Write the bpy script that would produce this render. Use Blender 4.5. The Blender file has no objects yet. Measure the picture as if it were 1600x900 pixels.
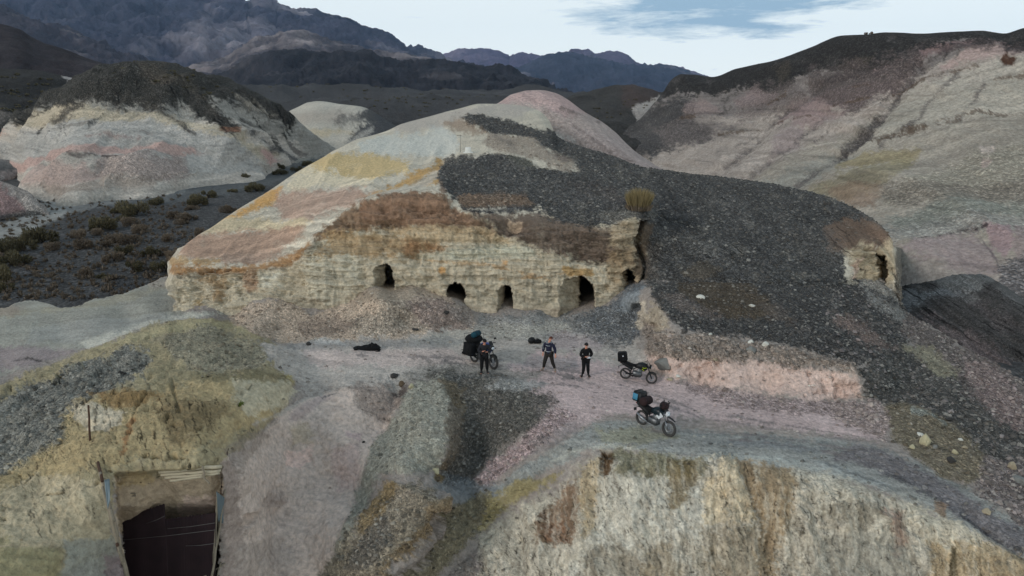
import bpy, math, random
import numpy as np
from mathutils import Vector, Matrix
random.seed(7)
scene = bpy.context.scene
COL = scene.collection
R = math.radians

# ---------------- camera ----------------
F = 1081.0; CAMZ = 14.0; TH = R(14.5)
cam_d = bpy.data.cameras.new('camera'); cam = bpy.data.objects.new('camera', cam_d); COL.objects.link(cam)
cam_d.sensor_width = 36; cam_d.lens = 36 * F / 1600
cam_d.clip_start = 0.1; cam_d.clip_end = 60000
cam.location = (0, 0, CAMZ); cam.rotation_euler = (R(90) - TH, 0, 0)
scene.camera = cam
scene.view_settings.view_transform = 'Standard'; scene.view_settings.look = 'None'
scene.view_settings.exposure = 0.0; scene.view_settings.gamma = 1
scene.cycles.max_bounces = 6; scene.cycles.diffuse_bounces = 3; scene.cycles.volume_bounces = 1
scene.cycles.use_denoising = True

# ---------------- sky and sun ----------------
SUN_EL, SUN_AZ = R(26), R(236)      # low sun, behind thin cloud, from behind and left of the camera
w = bpy.data.worlds.new('World'); scene.world = w; w.use_nodes = True
nt = w.node_tree; nt.nodes.clear()
def N(t, **k):
    n = nt.nodes.new(t)
    for a, b in k.items(): setattr(n, a, b)
    return n
def L(a, b): nt.links.new(a, b)
out = N('ShaderNodeOutputWorld'); bg = N('ShaderNodeBackground')
sky = N('ShaderNodeTexSky'); sky.sky_type = 'NISHITA'; sky.sun_disc = False
sky.sun_elevation = SUN_EL; sky.sun_rotation = SUN_AZ; sky.air_density = 1.0; sky.dust_density = 2.0; sky.ozone_density = 2.0
SKY_STRENGTH = 0.1
bg.inputs['Strength'].default_value = SKY_STRENGTH
def M(op, a, b=None, c=None, clamp=False):
    n = N('ShaderNodeMath', operation=op); n.use_clamp = clamp
    for i, v in enumerate((a, b, c)):
        if v is None: continue
        if isinstance(v, (int, float)): n.inputs[i].default_value = v
        else: L(v, n.inputs[i])
    return n.outputs[0]
tc = N('ShaderNodeTexCoord'); sep = N('ShaderNodeSeparateXYZ'); L(tc.outputs['Generated'], sep.inputs[0])
az = M('ARCTAN2', sep.outputs[0], sep.outputs[1]); el = M('ARCSINE', sep.outputs[2])
# veil of thin high cloud over the whole sky, brightest towards the horizon
veil = N('ShaderNodeMix', data_type='RGBA'); veil.inputs['Factor'].default_value = 0.85
elr = N('ShaderNodeValToRGB'); L(M('MULTIPLY', el, 1.2, clamp=True), elr.inputs[0])
cr = elr.color_ramp; cr.elements[0].position = 0.0; cr.elements[0].color = (11.4, 12.3, 12.4, 1)
cr.elements[1].position = 1.0; cr.elements[1].color = (3.8, 3.9, 3.8, 1)
e = cr.elements.new(0.3); e.color = (9.2, 10.2, 10.4, 1)
L(sky.outputs[0], veil.inputs['A']); L(elr.outputs[0], veil.inputs['B'])
# grey blue cloud banks
cmb = N('ShaderNodeCombineXYZ'); L(M('MULTIPLY', az, 11.0), cmb.inputs[0]); L(M('MULTIPLY', el, 70.0), cmb.inputs[1])
cmb.inputs[2].default_value = 3.7
cn = N('ShaderNodeTexNoise'); cn.inputs['Scale'].default_value = 1.0; cn.inputs['Detail'].default_value = 7; cn.inputs['Roughness'].default_value = 0.62
cn.inputs['Distortion'].default_value = 0.25
L(cmb.outputs[0], cn.inputs['Vector'])
# one bank ahead, the others scattered higher up
da = M('DIVIDE', M('SUBTRACT', az, R(15.2)), R(14)); de = M('DIVIDE', M('SUBTRACT', el, R(7.2)), R(2.7))
rr = M('ADD', M('MULTIPLY', da, da), M('MULTIPLY', de, de))
bank = M('SUBTRACT', 1.0, M('MULTIPLY', rr, 1.0), clamp=True)
hi = M('MULTIPLY', M('SUBTRACT', el, R(16)), 1.5, clamp=True)
cov = M('ADD', M('MULTIPLY', bank, 0.39), M('MULTIPLY', hi, 0.3))
cl = M('MULTIPLY', M('SUBTRACT', M('ADD', cn.outputs['Fac'], cov), 0.63), 4.0, clamp=True)
cmix = N('ShaderNodeMix', data_type='RGBA'); L(cl, cmix.inputs['Factor']); L(veil.outputs['Result'], cmix.inputs['A'])
cmix.inputs['B'].default_value = (3.5, 5.2, 6.7, 1)
L(cmix.outputs['Result'], bg.inputs['Color']); L(bg.outputs[0], out.inputs[0])
sl = bpy.data.lights.new('sun', 'SUN'); sl.energy = 1.0; sl.angle = R(18); sl.color = (1.0, 0.95, 0.9)
so = bpy.data.objects.new('sun', sl); COL.objects.link(so)
sd = Vector((math.sin(SUN_AZ) * math.cos(R(40)), math.cos(SUN_AZ) * math.cos(R(40)), math.sin(R(40))))
sd = Vector((math.sin(SUN_AZ) * math.cos(SUN_EL), math.cos(SUN_AZ) * math.cos(SUN_EL), math.sin(SUN_EL)))
so.rotation_euler = (-sd).to_track_quat('-Z', 'Y').to_euler()

# ---------------- numeric helpers ----------------
rng = np.random.RandomState(11)
T2 = rng.rand(256, 256).astype(np.float32); T3 = rng.rand(64, 64, 64).astype(np.float32)
def vn2(x, y):
    xi = np.floor(x); yi = np.floor(y); fx = x - xi; fy = y - yi
    fx = fx * fx * (3 - 2 * fx); fy = fy * fy * (3 - 2 * fy)
    xi = xi.astype(np.int64) & 255; yi = yi.astype(np.int64) & 255; x1 = (xi + 1) & 255; y1 = (yi + 1) & 255
    return (T2[xi, yi] * (1 - fx) + T2[x1, yi] * fx) * (1 - fy) + (T2[xi, y1] * (1 - fx) + T2[x1, y1] * fx) * fy
def fb2(x, y, o=4, g=0.5, seed=0):
    s = 0; a = 1; t = 0
    for i in range(o):
        s = s + a * (vn2(x + 17.3 * i + seed * 7.7, y + 9.1 * i + seed * 3.1) * 2 - 1); t += a; a *= g; x = x * 2.03; y = y * 2.03
    return s / t * 1.5
def vn3(x, y, z):
    xi = np.floor(x); yi = np.floor(y); zi = np.floor(z); fx = x - xi; fy = y - yi; fz = z - zi
    fx = fx * fx * (3 - 2 * fx); fy = fy * fy * (3 - 2 * fy); fz = fz * fz * (3 - 2 * fz)
    a = xi.astype(np.int64) & 63; b = yi.astype(np.int64) & 63; c = zi.astype(np.int64) & 63
    a1 = (a + 1) & 63; b1 = (b + 1) & 63; c1 = (c + 1) & 63
    def lay(c): return (T3[a, b, c] * (1 - fx) + T3[a1, b, c] * fx) * (1 - fy) + (T3[a, b1, c] * (1 - fx) + T3[a1, b1, c] * fx) * fy
    return lay(c) * (1 - fz) + lay(c1) * fz
def fb3(P, sc, o=4, g=0.5, seed=0, ridge=False):
    if np.isscalar(sc): sc = (sc, sc, sc)
    x = P[..., 0] * sc[0] + seed * 5.3; y = P[..., 1] * sc[1] + seed * 2.9; z = P[..., 2] * sc[2] + seed * 1.7
    s = 0; a = 1; t = 0
    for i in range(o):
        v = vn3(x + 11.3 * i, y + 5.1 * i, z + 7.9 * i) * 2 - 1
        if ridge: v = 1 - 2 * np.abs(v)
        s = s + a * v; t += a; a *= g; x = x * 2.03; y = y * 2.03; z = z * 2.03
    return s / t * (1.0 if ridge else 1.5)
def sst(a, b, x):
    t = np.clip((x - a) / (b - a), 0, 1); return t * t * (3 - 2 * t)
def tang(py): return np.tan(TH + np.arctan((np.asarray(py, float) - 450) / F))
def YZ(py, Z): return float((CAMZ - Z) / tang(py))          # ground distance at which a line of sight meets height Z
def world(px, py, Y):
    u = (px - 800) / F; v = (450 - py) / F
    ry = math.cos(TH) + v * math.sin(TH); rz = -math.sin(TH) + v * math.cos(TH)
    t = Y / ry
    return np.stack([u * t, Y + 0 * u, CAMZ + rz * t], -1)
def unworld(P):
    x, y, z = P[..., 0], P[..., 1], P[..., 2] - CAMZ
    d = y * math.cos(TH) - z * math.sin(TH); v = y * math.sin(TH) + z * math.cos(TH)
    d = np.maximum(d, .5)
    return 800 + F * x / d, 450 - F * v / d
def pchip(xs, ys, x):
    """monotone cubic; xs (n), ys (n,...), x (m)"""
    xs = np.asarray(xs, float); ys = np.asarray(ys, float)
    if len(xs) == 1: return np.repeat(ys, len(x), 0)
    h = np.diff(xs); hh = h.reshape((-1,) + (1,) * (ys.ndim - 1)); d = np.diff(ys, axis=0) / hh
    m = np.zeros_like(ys); m[0] = d[0]; m[-1] = d[-1]
    if len(xs) > 2:
        w1 = 2 * hh[1:] + hh[:-1]; w2 = hh[1:] + 2 * hh[:-1]
        ok = d[1:] * d[:-1] > 0
        with np.errstate(divide='ignore', invalid='ignore'):
            mm = (w1 + w2) / (w1 / d[:-1] + w2 / d[1:])
        m[1:-1] = np.where(ok, mm, 0)
    i = np.clip(np.searchsorted(xs, x) - 1, 0, len(xs) - 2)
    hi_ = h[i]; t = np.clip((x - xs[i]) / hi_, 0, 1)
    sh = (-1,) + (1,) * (ys.ndim - 1); t = t.reshape(sh); hi_ = hi_.reshape(sh)
    return ((2 * t**3 - 3 * t**2 + 1) * ys[i] + (t**3 - 2 * t**2 + t) * hi_ * m[i] + (-2 * t**3 + 3 * t**2) * ys[i + 1] + (t**3 - t**2) * hi_ * m[i + 1])
def lin(c):
    c = np.asarray(c, float) / 255.0
    return np.where(c <= .04045, c / 12.92, ((c + .055) / 1.055) ** 2.4)

# ---------------- rock and soil colours ----------------
GAIN = 1.74
def in_poly(x, y, pts):
    """signed distance, positive inside"""
    pts = np.asarray(pts, float); n = len(pts)
    best = np.full(x.shape, 1e9); ins = np.zeros(x.shape, bool)
    for i in range(n):
        ax, ay = pts[i]; bx, by = pts[(i + 1) % n]; ex, ey = bx - ax, by - ay
        t = np.clip(((x - ax) * ex + (y - ay) * ey) / (ex * ex + ey * ey + 1e-9), 0, 1)
        best = np.minimum(best, (x - ax - t * ex)**2 + (y - ay - t * ey)**2)
        c = (ay > y) != (by > y)
        if ey != 0: ins ^= c & (x < ex * (y - ay) / ey + ax)
    return np.where(ins, 1, -1) * np.sqrt(best)
class Soil:
    """strata, soils and stains of one landform, given as outlines on its surface"""
    def __init__(s, px, py, base, g=GAIN):
        s.px = px; s.py = py; s.c = np.ones(px.shape + (3,)) * lin(base) * g
        s.k = np.zeros(px.shape)      # stoniness
        s.w1 = fb2(px / 38., py / 26., 6, .68, 1); s.w2 = fb2(px / 7., py / 5., 4, .7, 2); s.w3 = fb2(px / 24., py / 15., 5, .7, 4); s.w4 = fb2(px / 2.6, py / 1.9, 3, .7, 6)
    def _m(s, sd, soft, wob, op, sel):
        sd = sd + s.w1[sel] * wob * 1.2 + s.w2[sel] * wob * .8 + s.w4[sel] * (wob * .45 + .6)
        return sst(-soft * 1.05, soft * 1.05, sd) * op * np.clip(1.06 + s.w3[sel] * .3, .7, 1)
    def _put(s, sel, m, col, k, g):
        if col is not None:
            s.c[sel] = s.c[sel] * (1 - m[:, None]) + lin(col) * g * m[:, None]
        if k is not None: s.k[sel] = s.k[sel] * (1 - m) + k * m
    def area(s, pts, col, soft=5, wob=7, op=1.0, k=None, g=GAIN):
        a = np.asarray(pts, float); e = soft * 2 + wob * 3
        sel = np.where((s.px > a[:, 0].min() - e) & (s.px < a[:, 0].max() + e) & (s.py > a[:, 1].min() - e) & (s.py < a[:, 1].max() + e))
        if len(sel[0]) == 0: return
        m = s._m(in_poly(s.px[sel], s.py[sel], a), soft, wob, op, sel); s._put(sel, m, col, k, g)
    def line(s, pts, col, wd=3, soft=2, wob=2, op=1.0, k=None, g=GAIN):
        a = np.asarray(pts, float); e = soft * 2 + wob * 3 + wd
        sel = np.where((s.px > a[:, 0].min() - e) & (s.px < a[:, 0].max() + e) & (s.py > a[:, 1].min() - e) & (s.py < a[:, 1].max() + e))
        if len(sel[0]) == 0: return
        x, y = s.px[sel], s.py[sel]; best = np.full(x.shape, 1e9)
        for i in range(len(a) - 1):
            ex, ey = a[i + 1] - a[i]
            t = np.clip(((x - a[i, 0]) * ex + (y - a[i, 1]) * ey) / (ex * ex + ey * ey + 1e-9), 0, 1)
            best = np.minimum(best, np.hypot(x - a[i, 0] - t * ex, y - a[i, 1] - t * ey))
        s._put(sel, s._m(wd - best, soft, wob, op, sel), col, k, g)
    def grain(s, ang, ln, wd, amp, pts=None, seed=3, o=4, sharp=0, tint=None):
        """layering / streaks: anisotropic variation along a direction"""
        if pts is not None:
            a = np.asarray(pts, float)
            sel = np.where((s.px > a[:, 0].min() - 15) & (s.px < a[:, 0].max() + 15) & (s.py > a[:, 1].min() - 15) & (s.py < a[:, 1].max() + 15))
            if len(sel[0]) == 0: return
            m = sst(-8, 8, in_poly(s.px[sel], s.py[sel], a) + s.w1[sel] * 8)
        else:
            sel = np.where(s.px > -1e9); m = 1.0
        x, y = s.px[sel], s.py[sel]; c, d = math.cos(R(ang)), math.sin(R(ang))
        x = x + s.w1[sel] * 9; y = y + s.w1[sel] * 3
        v = fb2((x * c + y * d) / ln, (-x * d + y * c) / wd, o, .6, seed)
        if sharp: v = -np.clip(-v - sharp, 0, 1) * 2.2
        if tint is None: s.c[sel] *= np.clip(1 + amp * v * m, .2, 2)[:, None]
        else:
            q = np.clip(v * amp * m, 0, 1)[:, None]; s.c[sel] = s.c[sel] * (1 - q) + lin(tint) * GAIN * q
    def blotch(s, sc, amp, seed=5):
        v = fb2(s.px / sc, s.py / sc * 1.5, 5, .6, seed); s.c *= np.clip(1 + amp * v, .2, 2)[..., None]

# ---------------- materials ----------------
def new_mat(name):
    m = bpy.data.materials.new(name); m.use_nodes = True; t = m.node_tree; t.nodes.clear()
    o = t.nodes.new('ShaderNodeOutputMaterial'); b = t.nodes.new('ShaderNodeBsdfPrincipled'); t.links.new(b.outputs[0], o.inputs[0])
    return m, t, b
def earth_mat(name, sc=3.0, spk=0.5, bump=0.35, bd=0.12):
    m, t, b = new_mat(name); n = t.nodes; l = t.links
    b.inputs['Roughness'].default_value = 0.95; b.inputs['Specular IOR Level'].default_value = 0.12
    at = n.new('ShaderNodeAttribute'); at.attribute_name = 'soil'; ak = n.new('ShaderNodeAttribute'); ak.attribute_name = 'stony'
    tc = n.new('ShaderNodeTexCoord')
    n1 = n.new('ShaderNodeTexNoise'); n1.inputs['Scale'].default_value = sc; n1.inputs['Detail'].default_value = 8; n1.inputs['Roughness'].default_value = .65
    v1 = n.new('ShaderNodeTexVoronoi'); v1.inputs['Scale'].default_value = sc * 2.2
    v2 = n.new('ShaderNodeTexVoronoi'); v2.inputs['Scale'].default_value = sc * .8
    for q in (n1, v1, v2): l.new(tc.outputs['Object'], q.inputs['Vector'])
    def mt(op, a, c, clamp=False):
        q = n.new('ShaderNodeMath'); q.operation = op; q.use_clamp = clamp
        for i, v in enumerate((a, c)):
            if isinstance(v, (int, float)): q.inputs[i].default_value = v
            else: l.new(v, q.inputs[i])
        return q.outputs[0]
    # fine grain 0.75..1.25, stones with their own tone where stony
    f = mt('ADD', mt('MULTIPLY', mt('SUBTRACT', n1.outputs['Fac'], .5), spk * 1.6), 1.0)
    sepc = n.new('ShaderNodeSeparateColor'); l.new(v1.outputs['Color'], sepc.inputs[0])
    tone = mt('POWER', sepc.outputs[0], 3.0)
    st = mt('ADD', mt('MULTIPLY', mt('MULTIPLY', mt('SUBTRACT', tone, .22), ak.outputs['Fac']), 1.5), 1.0)
    sep2 = n.new('ShaderNodeSeparateColor'); l.new(v2.outputs['Color'], sep2.inputs[0])
    st2 = mt('ADD', mt('MULTIPLY', mt('MULTIPLY', mt('SUBTRACT', mt('POWER', sep2.outputs[1], 5.0), .12), ak.outputs['Fac']), .35), 1.0)
    f = mt('MULTIPLY', mt('MULTIPLY', f, st), st2)
    mx = n.new('ShaderNodeMix'); mx.data_type = 'RGBA'; mx.blend_type = 'MULTIPLY'; mx.inputs['Factor'].default_value = 1
    cc = n.new('ShaderNodeCombineColor')
    for i in range(3): l.new(f, cc.inputs[i])
    l.new(at.outputs['Color'], mx.inputs['A']); l.new(cc.outputs[0], mx.inputs['B']); l.new(mx.outputs['Result'], b.inputs['Base Color'])
    bp = n.new('ShaderNodeBump'); bp.inputs['Strength'].default_value = bump; bp.inputs['Distance'].default_value = bd
    h = mt('ADD', n1.outputs['Fac'], mt('MULTIPLY', mt('SUBTRACT', 1.0, v1.outputs['Distance']), mt('ADD', mt('MULTIPLY', ak.outputs['Fac'], .9), .12)))
    l.new(h, bp.inputs['Height']); l.new(bp.outputs[0], b.inputs['Normal'])
    return m
M_NEAR = earth_mat('stony_soil', 5.0, .95, 1.0, .14)
M_MID = earth_mat('hill_soil', 1.5, .85, 1.0, .6)
M_FAR = earth_mat('mountain_rock', .02, .7, 1.0, 30)

def mesh_grid(name, P, soil, stony, mat, kind='structure', parent=None):
    lum = soil @ np.array([.25, .6, .15]); soil = (lum[..., None] + (soil - lum[..., None]) * .76) * np.array([1.08, 1.0, .92])
    r, c = P.shape[:2]
    me = bpy.data.meshes.new(name)
    idx = np.arange(r * c).reshape(r, c)
    q = np.stack([idx[:-1, :-1], idx[1:, :-1], idx[1:, 1:], idx[:-1, 1:]], -1).reshape(-1, 4).astype(np.int32)
    me.vertices.add(r * c); me.vertices.foreach_set('co', P.reshape(-1).astype(np.float32))
    me.loops.add(q.size); me.loops.foreach_set('vertex_index', q.reshape(-1))
    me.polygons.add(len(q)); me.polygons.foreach_set('loop_start', np.arange(0, q.size, 4, dtype=np.int32))
    me.polygons.foreach_set('use_smooth', np.ones(len(q), bool))
    me.update(calc_edges=True)
    a = me.attributes.new('soil', 'FLOAT_COLOR', 'POINT')
    cc = np.ones((r * c, 4), np.float32); cc[:, :3] = np.clip(soil.reshape(-1, 3), .003, .9); a.data.foreach_set('color', cc.reshape(-1))
    a = me.attributes.new('stony', 'FLOAT', 'POINT'); a.data.foreach_set('value', np.ascontiguousarray(stony.reshape(-1), dtype=np.float32))
    me.materials.append(mat)
    o = bpy.data.objects.new(name, me); COL.objects.link(o); o.parent = parent
    if kind: o['kind'] = kind
    return o
def normals(P):
    a = np.gradient(P, axis=1); b = np.gradient(P, axis=0); n = np.cross(b, a)
    n /= np.linalg.norm(n, axis=-1, keepdims=True) + 1e-9
    # towards the outside (the side the sight line meets)
    s = np.sign(np.sum(n * (np.array([0, 0, CAMZ]) - P), -1)); s[s == 0] = 1
    return n, s

def loft(rows, px0, px1, dx=1.6, dy=1.6):
    """feature lines back to front; every row = (list of (px, py, Y), subdivisions or None)"""
    px = np.arange(px0, px1 + dx, dx); py = []; iy = []; ns = []
    for pts, n in rows:
        a = np.asarray(pts, float); a = a[np.argsort(a[:, 0])]
        py.append(pchip(a[:, 0], a[:, 1], px)); iy.append(1 / pchip(a[:, 0], a[:, 2], px)); ns.append(n)
    py = np.array(py); iy = np.array(iy)
    t = [0.0]
    for i in range(len(rows) - 1):
        n = ns[i + 1] or int(max(3, min(260, np.percentile(np.abs(py[i + 1] - py[i]), 92) / dy)))
        t += list(i + np.arange(1, n + 1) / n)
    t = np.array(t); x = np.arange(len(rows))
    py = pchip(x, py, t); iy = pchip(x, iy, t)
    PX = np.repeat(px[None], len(t), 0)
    return PX, py, world(PX, py, 1 / iy), t
def push(P, d, n=None, s=None):
    if n is None: n, s = normals(P)
    # outward side is taken from the mean orientation (upwards / towards the viewer)
    up = np.sign(n[..., 2] + .35 * -n[..., 1]); up[up == 0] = 1
    return P + n * (up * d)[..., None]
# =====================================================================
# TERRAIN
# =====================================================================
def zr(pts, Z): return [(a, b, YZ(b, Z)) for a, b in pts]
def back(pts, dY, Z):   # the far side of a ridge, folded down behind it
    r = []
    for a, b, Y in pts:
        Y2 = Y + dY; X = (a - 800) / F; ang = math.atan2(CAMZ - Z, Y2) - TH
        r.append((a, 450 + F * math.tan(ang), Y2))
    return r

def under(pts, dY=-.4, dZ=6):     # the foot of a slope continues below the ground
    r = []
    for a, b, Y in pts:
        Z = CAMZ - Y * float(tang(b)) - dZ
        r.append((a, 450 + F * math.tan(math.atan2(CAMZ - Z, Y + dY) - TH), Y + dY))
    return r
# ---- far ranges ----
def ridge_noise(P, sc, amp, seed):
    r = fb3(P, sc, 7, .55, seed, True); return r * amp
def mountain(name, crest, base, dY, base_c, light_c, px0, px1, sc, amp, seed, gl=.5, extra=None, dx=1.7, tint=None, ga=1.45):
    rows = [(back(crest, dY, -20), None), (crest, 12), (base, None)]
    PX, PY, P, t = loft(rows, px0, px1, dx, 1.4)
    fall = np.clip(np.abs(t[:, None] - 1) * 7 + .25, 0, 1)
    r = ridge_noise(P, sc, 1.0, seed); r2 = fb3(P, (sc * 3, sc * 3, sc * 1.2), 5, .6, seed + 3, True)
    P2 = push(P, (r * amp * 1.35 + r2 * amp * .55) * fall)
    s = Soil(PX, PY, base_c, ga)
    m = np.clip(fb3(P, sc * 1.2, 6, .65, seed + 9) * 1.3 + gl - .5, 0, 1)
    m = m * np.clip(.45 + r + r2 * .8, 0, 1.4)
    s.c = s.c * (1 - m[..., None]) + lin(light_c) * ga * m[..., None]
    s.c *= np.clip(1 + .4 * fb3(P, sc * 7, 4, .6, seed + 5) + .45 * r2, .35, 2.0)[..., None]
    if extra: extra(s, P)
    return mesh_grid(name, P2, s.c, s.k, M_FAR)

mountain('mountain', [(600,99,9000),(666,99,9000),(693,100,9000),(703,95,9000),(740,91,9000),(773,93,9000),(796,101,9000),(816,97,9000),(843,101,9000),(900,108,9000),(1000,115,9000)],
         [(600,165,7000),(1000,165,7000)], 900, (66,58,82), (92,82,100), 590, 1010, .0012, 110, 1)
mountain('mountain', [(860,110,8200),(910,90,8200),(950,89,8200),(973,95,8200),(1013,113,8200),(1040,117,8200),(1070,124,8200),(1150,140,8200)],
         [(860,170,6500),(1150,170,6500)], 900, (68,60,82), (92,84,100), 855, 1155, .0012, 90, 2)
mountain('mountain', [(740,150,6500),(780,128,6500),(810,113,6500),(843,103,6500),(866,92,6500),(893,88,6500),(910,92,6500),(933,95,6500),(953,105,6500),(983,110,6500),(1016,115,6500),(1053,118,6500),(1070,126,6500),(1180,150,6500)],
         [(740,175,4800),(1180,175,4800)], 700, (42,46,62), (88,86,98), 740, 1185, .0016, 90, 3, .45)
mountain('mountain', [(-260,-90,4600),(-150,-60,4600),(0,-36,4600),(100,-16,4600),(160,-6,4600),(200,0,4600),(233,8,4600),(260,12,4600),(300,8,4600),(333,14,4600),(367,17,4600),(393,23,4600),(410,21,4600),(433,28,4600),(467,32,4600),(500,35,4600),(533,43,4600),(560,58,4600),(600,70,4600),(633,87,4600),(660,98,4600),(700,112,4600),(780,135,4600),(860,165,4600)],
         [(-260,130,2600),(0,130,2600),(300,150,2600),(600,160,2600),(860,172,2600)], 700, (50,54,72), (104,102,114), -260, 865, .0020, 85, 4, .46)
mountain('mountain', [(240,150,2500),(280,125,2500),(317,113,2500),(360,97,2500),(400,72,2500),(435,64,2500),(460,60,2500),(500,70,2500),(533,77,2500),(566,83,2500),(616,93,2500),(645,96,2500),(666,100,2500),(690,112,2500),(740,125,2500),(800,140,2500),(840,155,2500)],
         [(240,175,1700),(840,178,1700)], 400, (62,60,68), (110,104,108), 240, 845, .0052, 27, 5, .5)
# lower pale ridge running along the foot of the big mountain, from the left edge
mountain('mountain', [(-260,5,2400),(0,30,2400),(30,38,2400),(80,55,2400),(130,72,2400),(170,88,2400),(210,100,2400),(260,118,2400),(330,140,2400)],
         [(-260,140,1700),(330,175,1700)], 400, (54,52,62), (122,114,114), -260, 335, .0045, 40, 6, .5)
mountain('mountain', [(330,150,1500),(367,130,1500),(410,108,1500),(450,98,1500),(500,99,1500),(533,100,1500),(566,103,1500),(600,112,1500),(633,118,1500),(683,117,1500),(733,125,1500),(766,128,1500),(800,135,1500),(823,142,1500),(860,158,1500),(900,172,1500),(980,182,1500)],
         [(330,180,900),(980,188,900)], 250, (38,40,48), (78,76,82), 330, 980, .006, 26, 7, .3)
def mid_rise(name, crest, base, dY, col, px0, px1, amp, seed, extra=None, sc=.03, mat=None, k=.5):
    rows = [(back(crest, dY, -3), None), (crest, 14), (base, None), (under(base, -.4, 12), 8)]
    PX, PY, P, t = loft(rows, px0, px1, 1.8, 1.6)
    fall = np.clip(np.abs(t[:, None] - 1) * 6 + .2, 0, 1)
    P2 = push(P, (fb3(P, sc, 6, .5, seed) * amp + fb3(P, (sc * 2.5, sc * 2.5, sc * .5), 5, .55, seed + 2, True) * amp * .5) * fall)
    s = Soil(PX, PY, col); s.k[:] = k
    s.c *= np.clip(1 + .4 * fb3(P, sc * 2, 6, .65, seed + 5), .4, 1.8)[..., None]
    if extra: extra(s, P)
    return mesh_grid(name, P2, s.c, s.k, mat or M_MID), (PX, PY, P2)
_, PLAIN = mid_rise('plain', [(250,150,800),(400,138,800),(533,135,800),(583,140,800),(680,146,800),(766,152,800),(816,145,800),(900,158,800),(1060,160,800),(1300,175,800)],
         [(250,212,340),(420,212,340),(600,212,340),(1060,212,340),(1300,225,330)], 150, (54,55,58), 250, 1300, 11.0, 21, sc=.009)
def dk(s, P):
    s.area([(1300,405),(1480,405),(1480,470),(1300,470)] and [(966,133),(1020,138),(1030,165),(970,168)], (62,52,50), 6, 6, .8)
    s.area([(984,170),(1066,141),(1080,140),(1075,155),(1040,172),(1006,192),(996,180)], (138,134,132), 2, 3)
_, DARKHILL = mid_rise('hill', [(860,170,380),(890,153,380),(910,147,380),(940,141,380),(966,135,380),(990,135,380),(1016,143,380),(1033,147,380),(1060,128,380),(1100,128,380),(1180,135,380)],
         [(860,235,240),(1000,240,235),(1180,235,235)], 60, (50,50,50), 860, 1180, 2.5, 22, dk)
mid_rise('hill', [(-260,10,520),(-100,25,520),(0,40,520),(33,50,520),(50,62,520),(100,77,520),(150,95,520),(193,103,520),(250,120,520),(330,145,520)],
         [(-260,200,330),(330,215,330)], 100, (44,40,44), -260, 330, 5, 23, lambda s, P: s.blotch(60, .35), sc=.02)
def dl(s, P):
    s.area([(95,115),(120,118),(112,130),(98,124)], (140,138,140), 2, 2, .8)
    s.area([(-300,190),(10,165),(30,190),(0,230),(-300,260)], (52,52,50), 5, 8)
    s.area([(-300,180),(0,172),(25,180),(0,192),(-300,205)], (96,92,90), 4, 5, .6)
_, LEFTHILL = mid_rise('hill', [(-260,95,300),(0,107,300),(60,110,300),(110,122,300),(150,130,300),(200,150,300),(300,190,300)],
         [(-260,300,190),(0,262,200),(80,262,210),(300,262,220)], 60, (42,42,42), -260, 300, 3, 24, dl)

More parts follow.
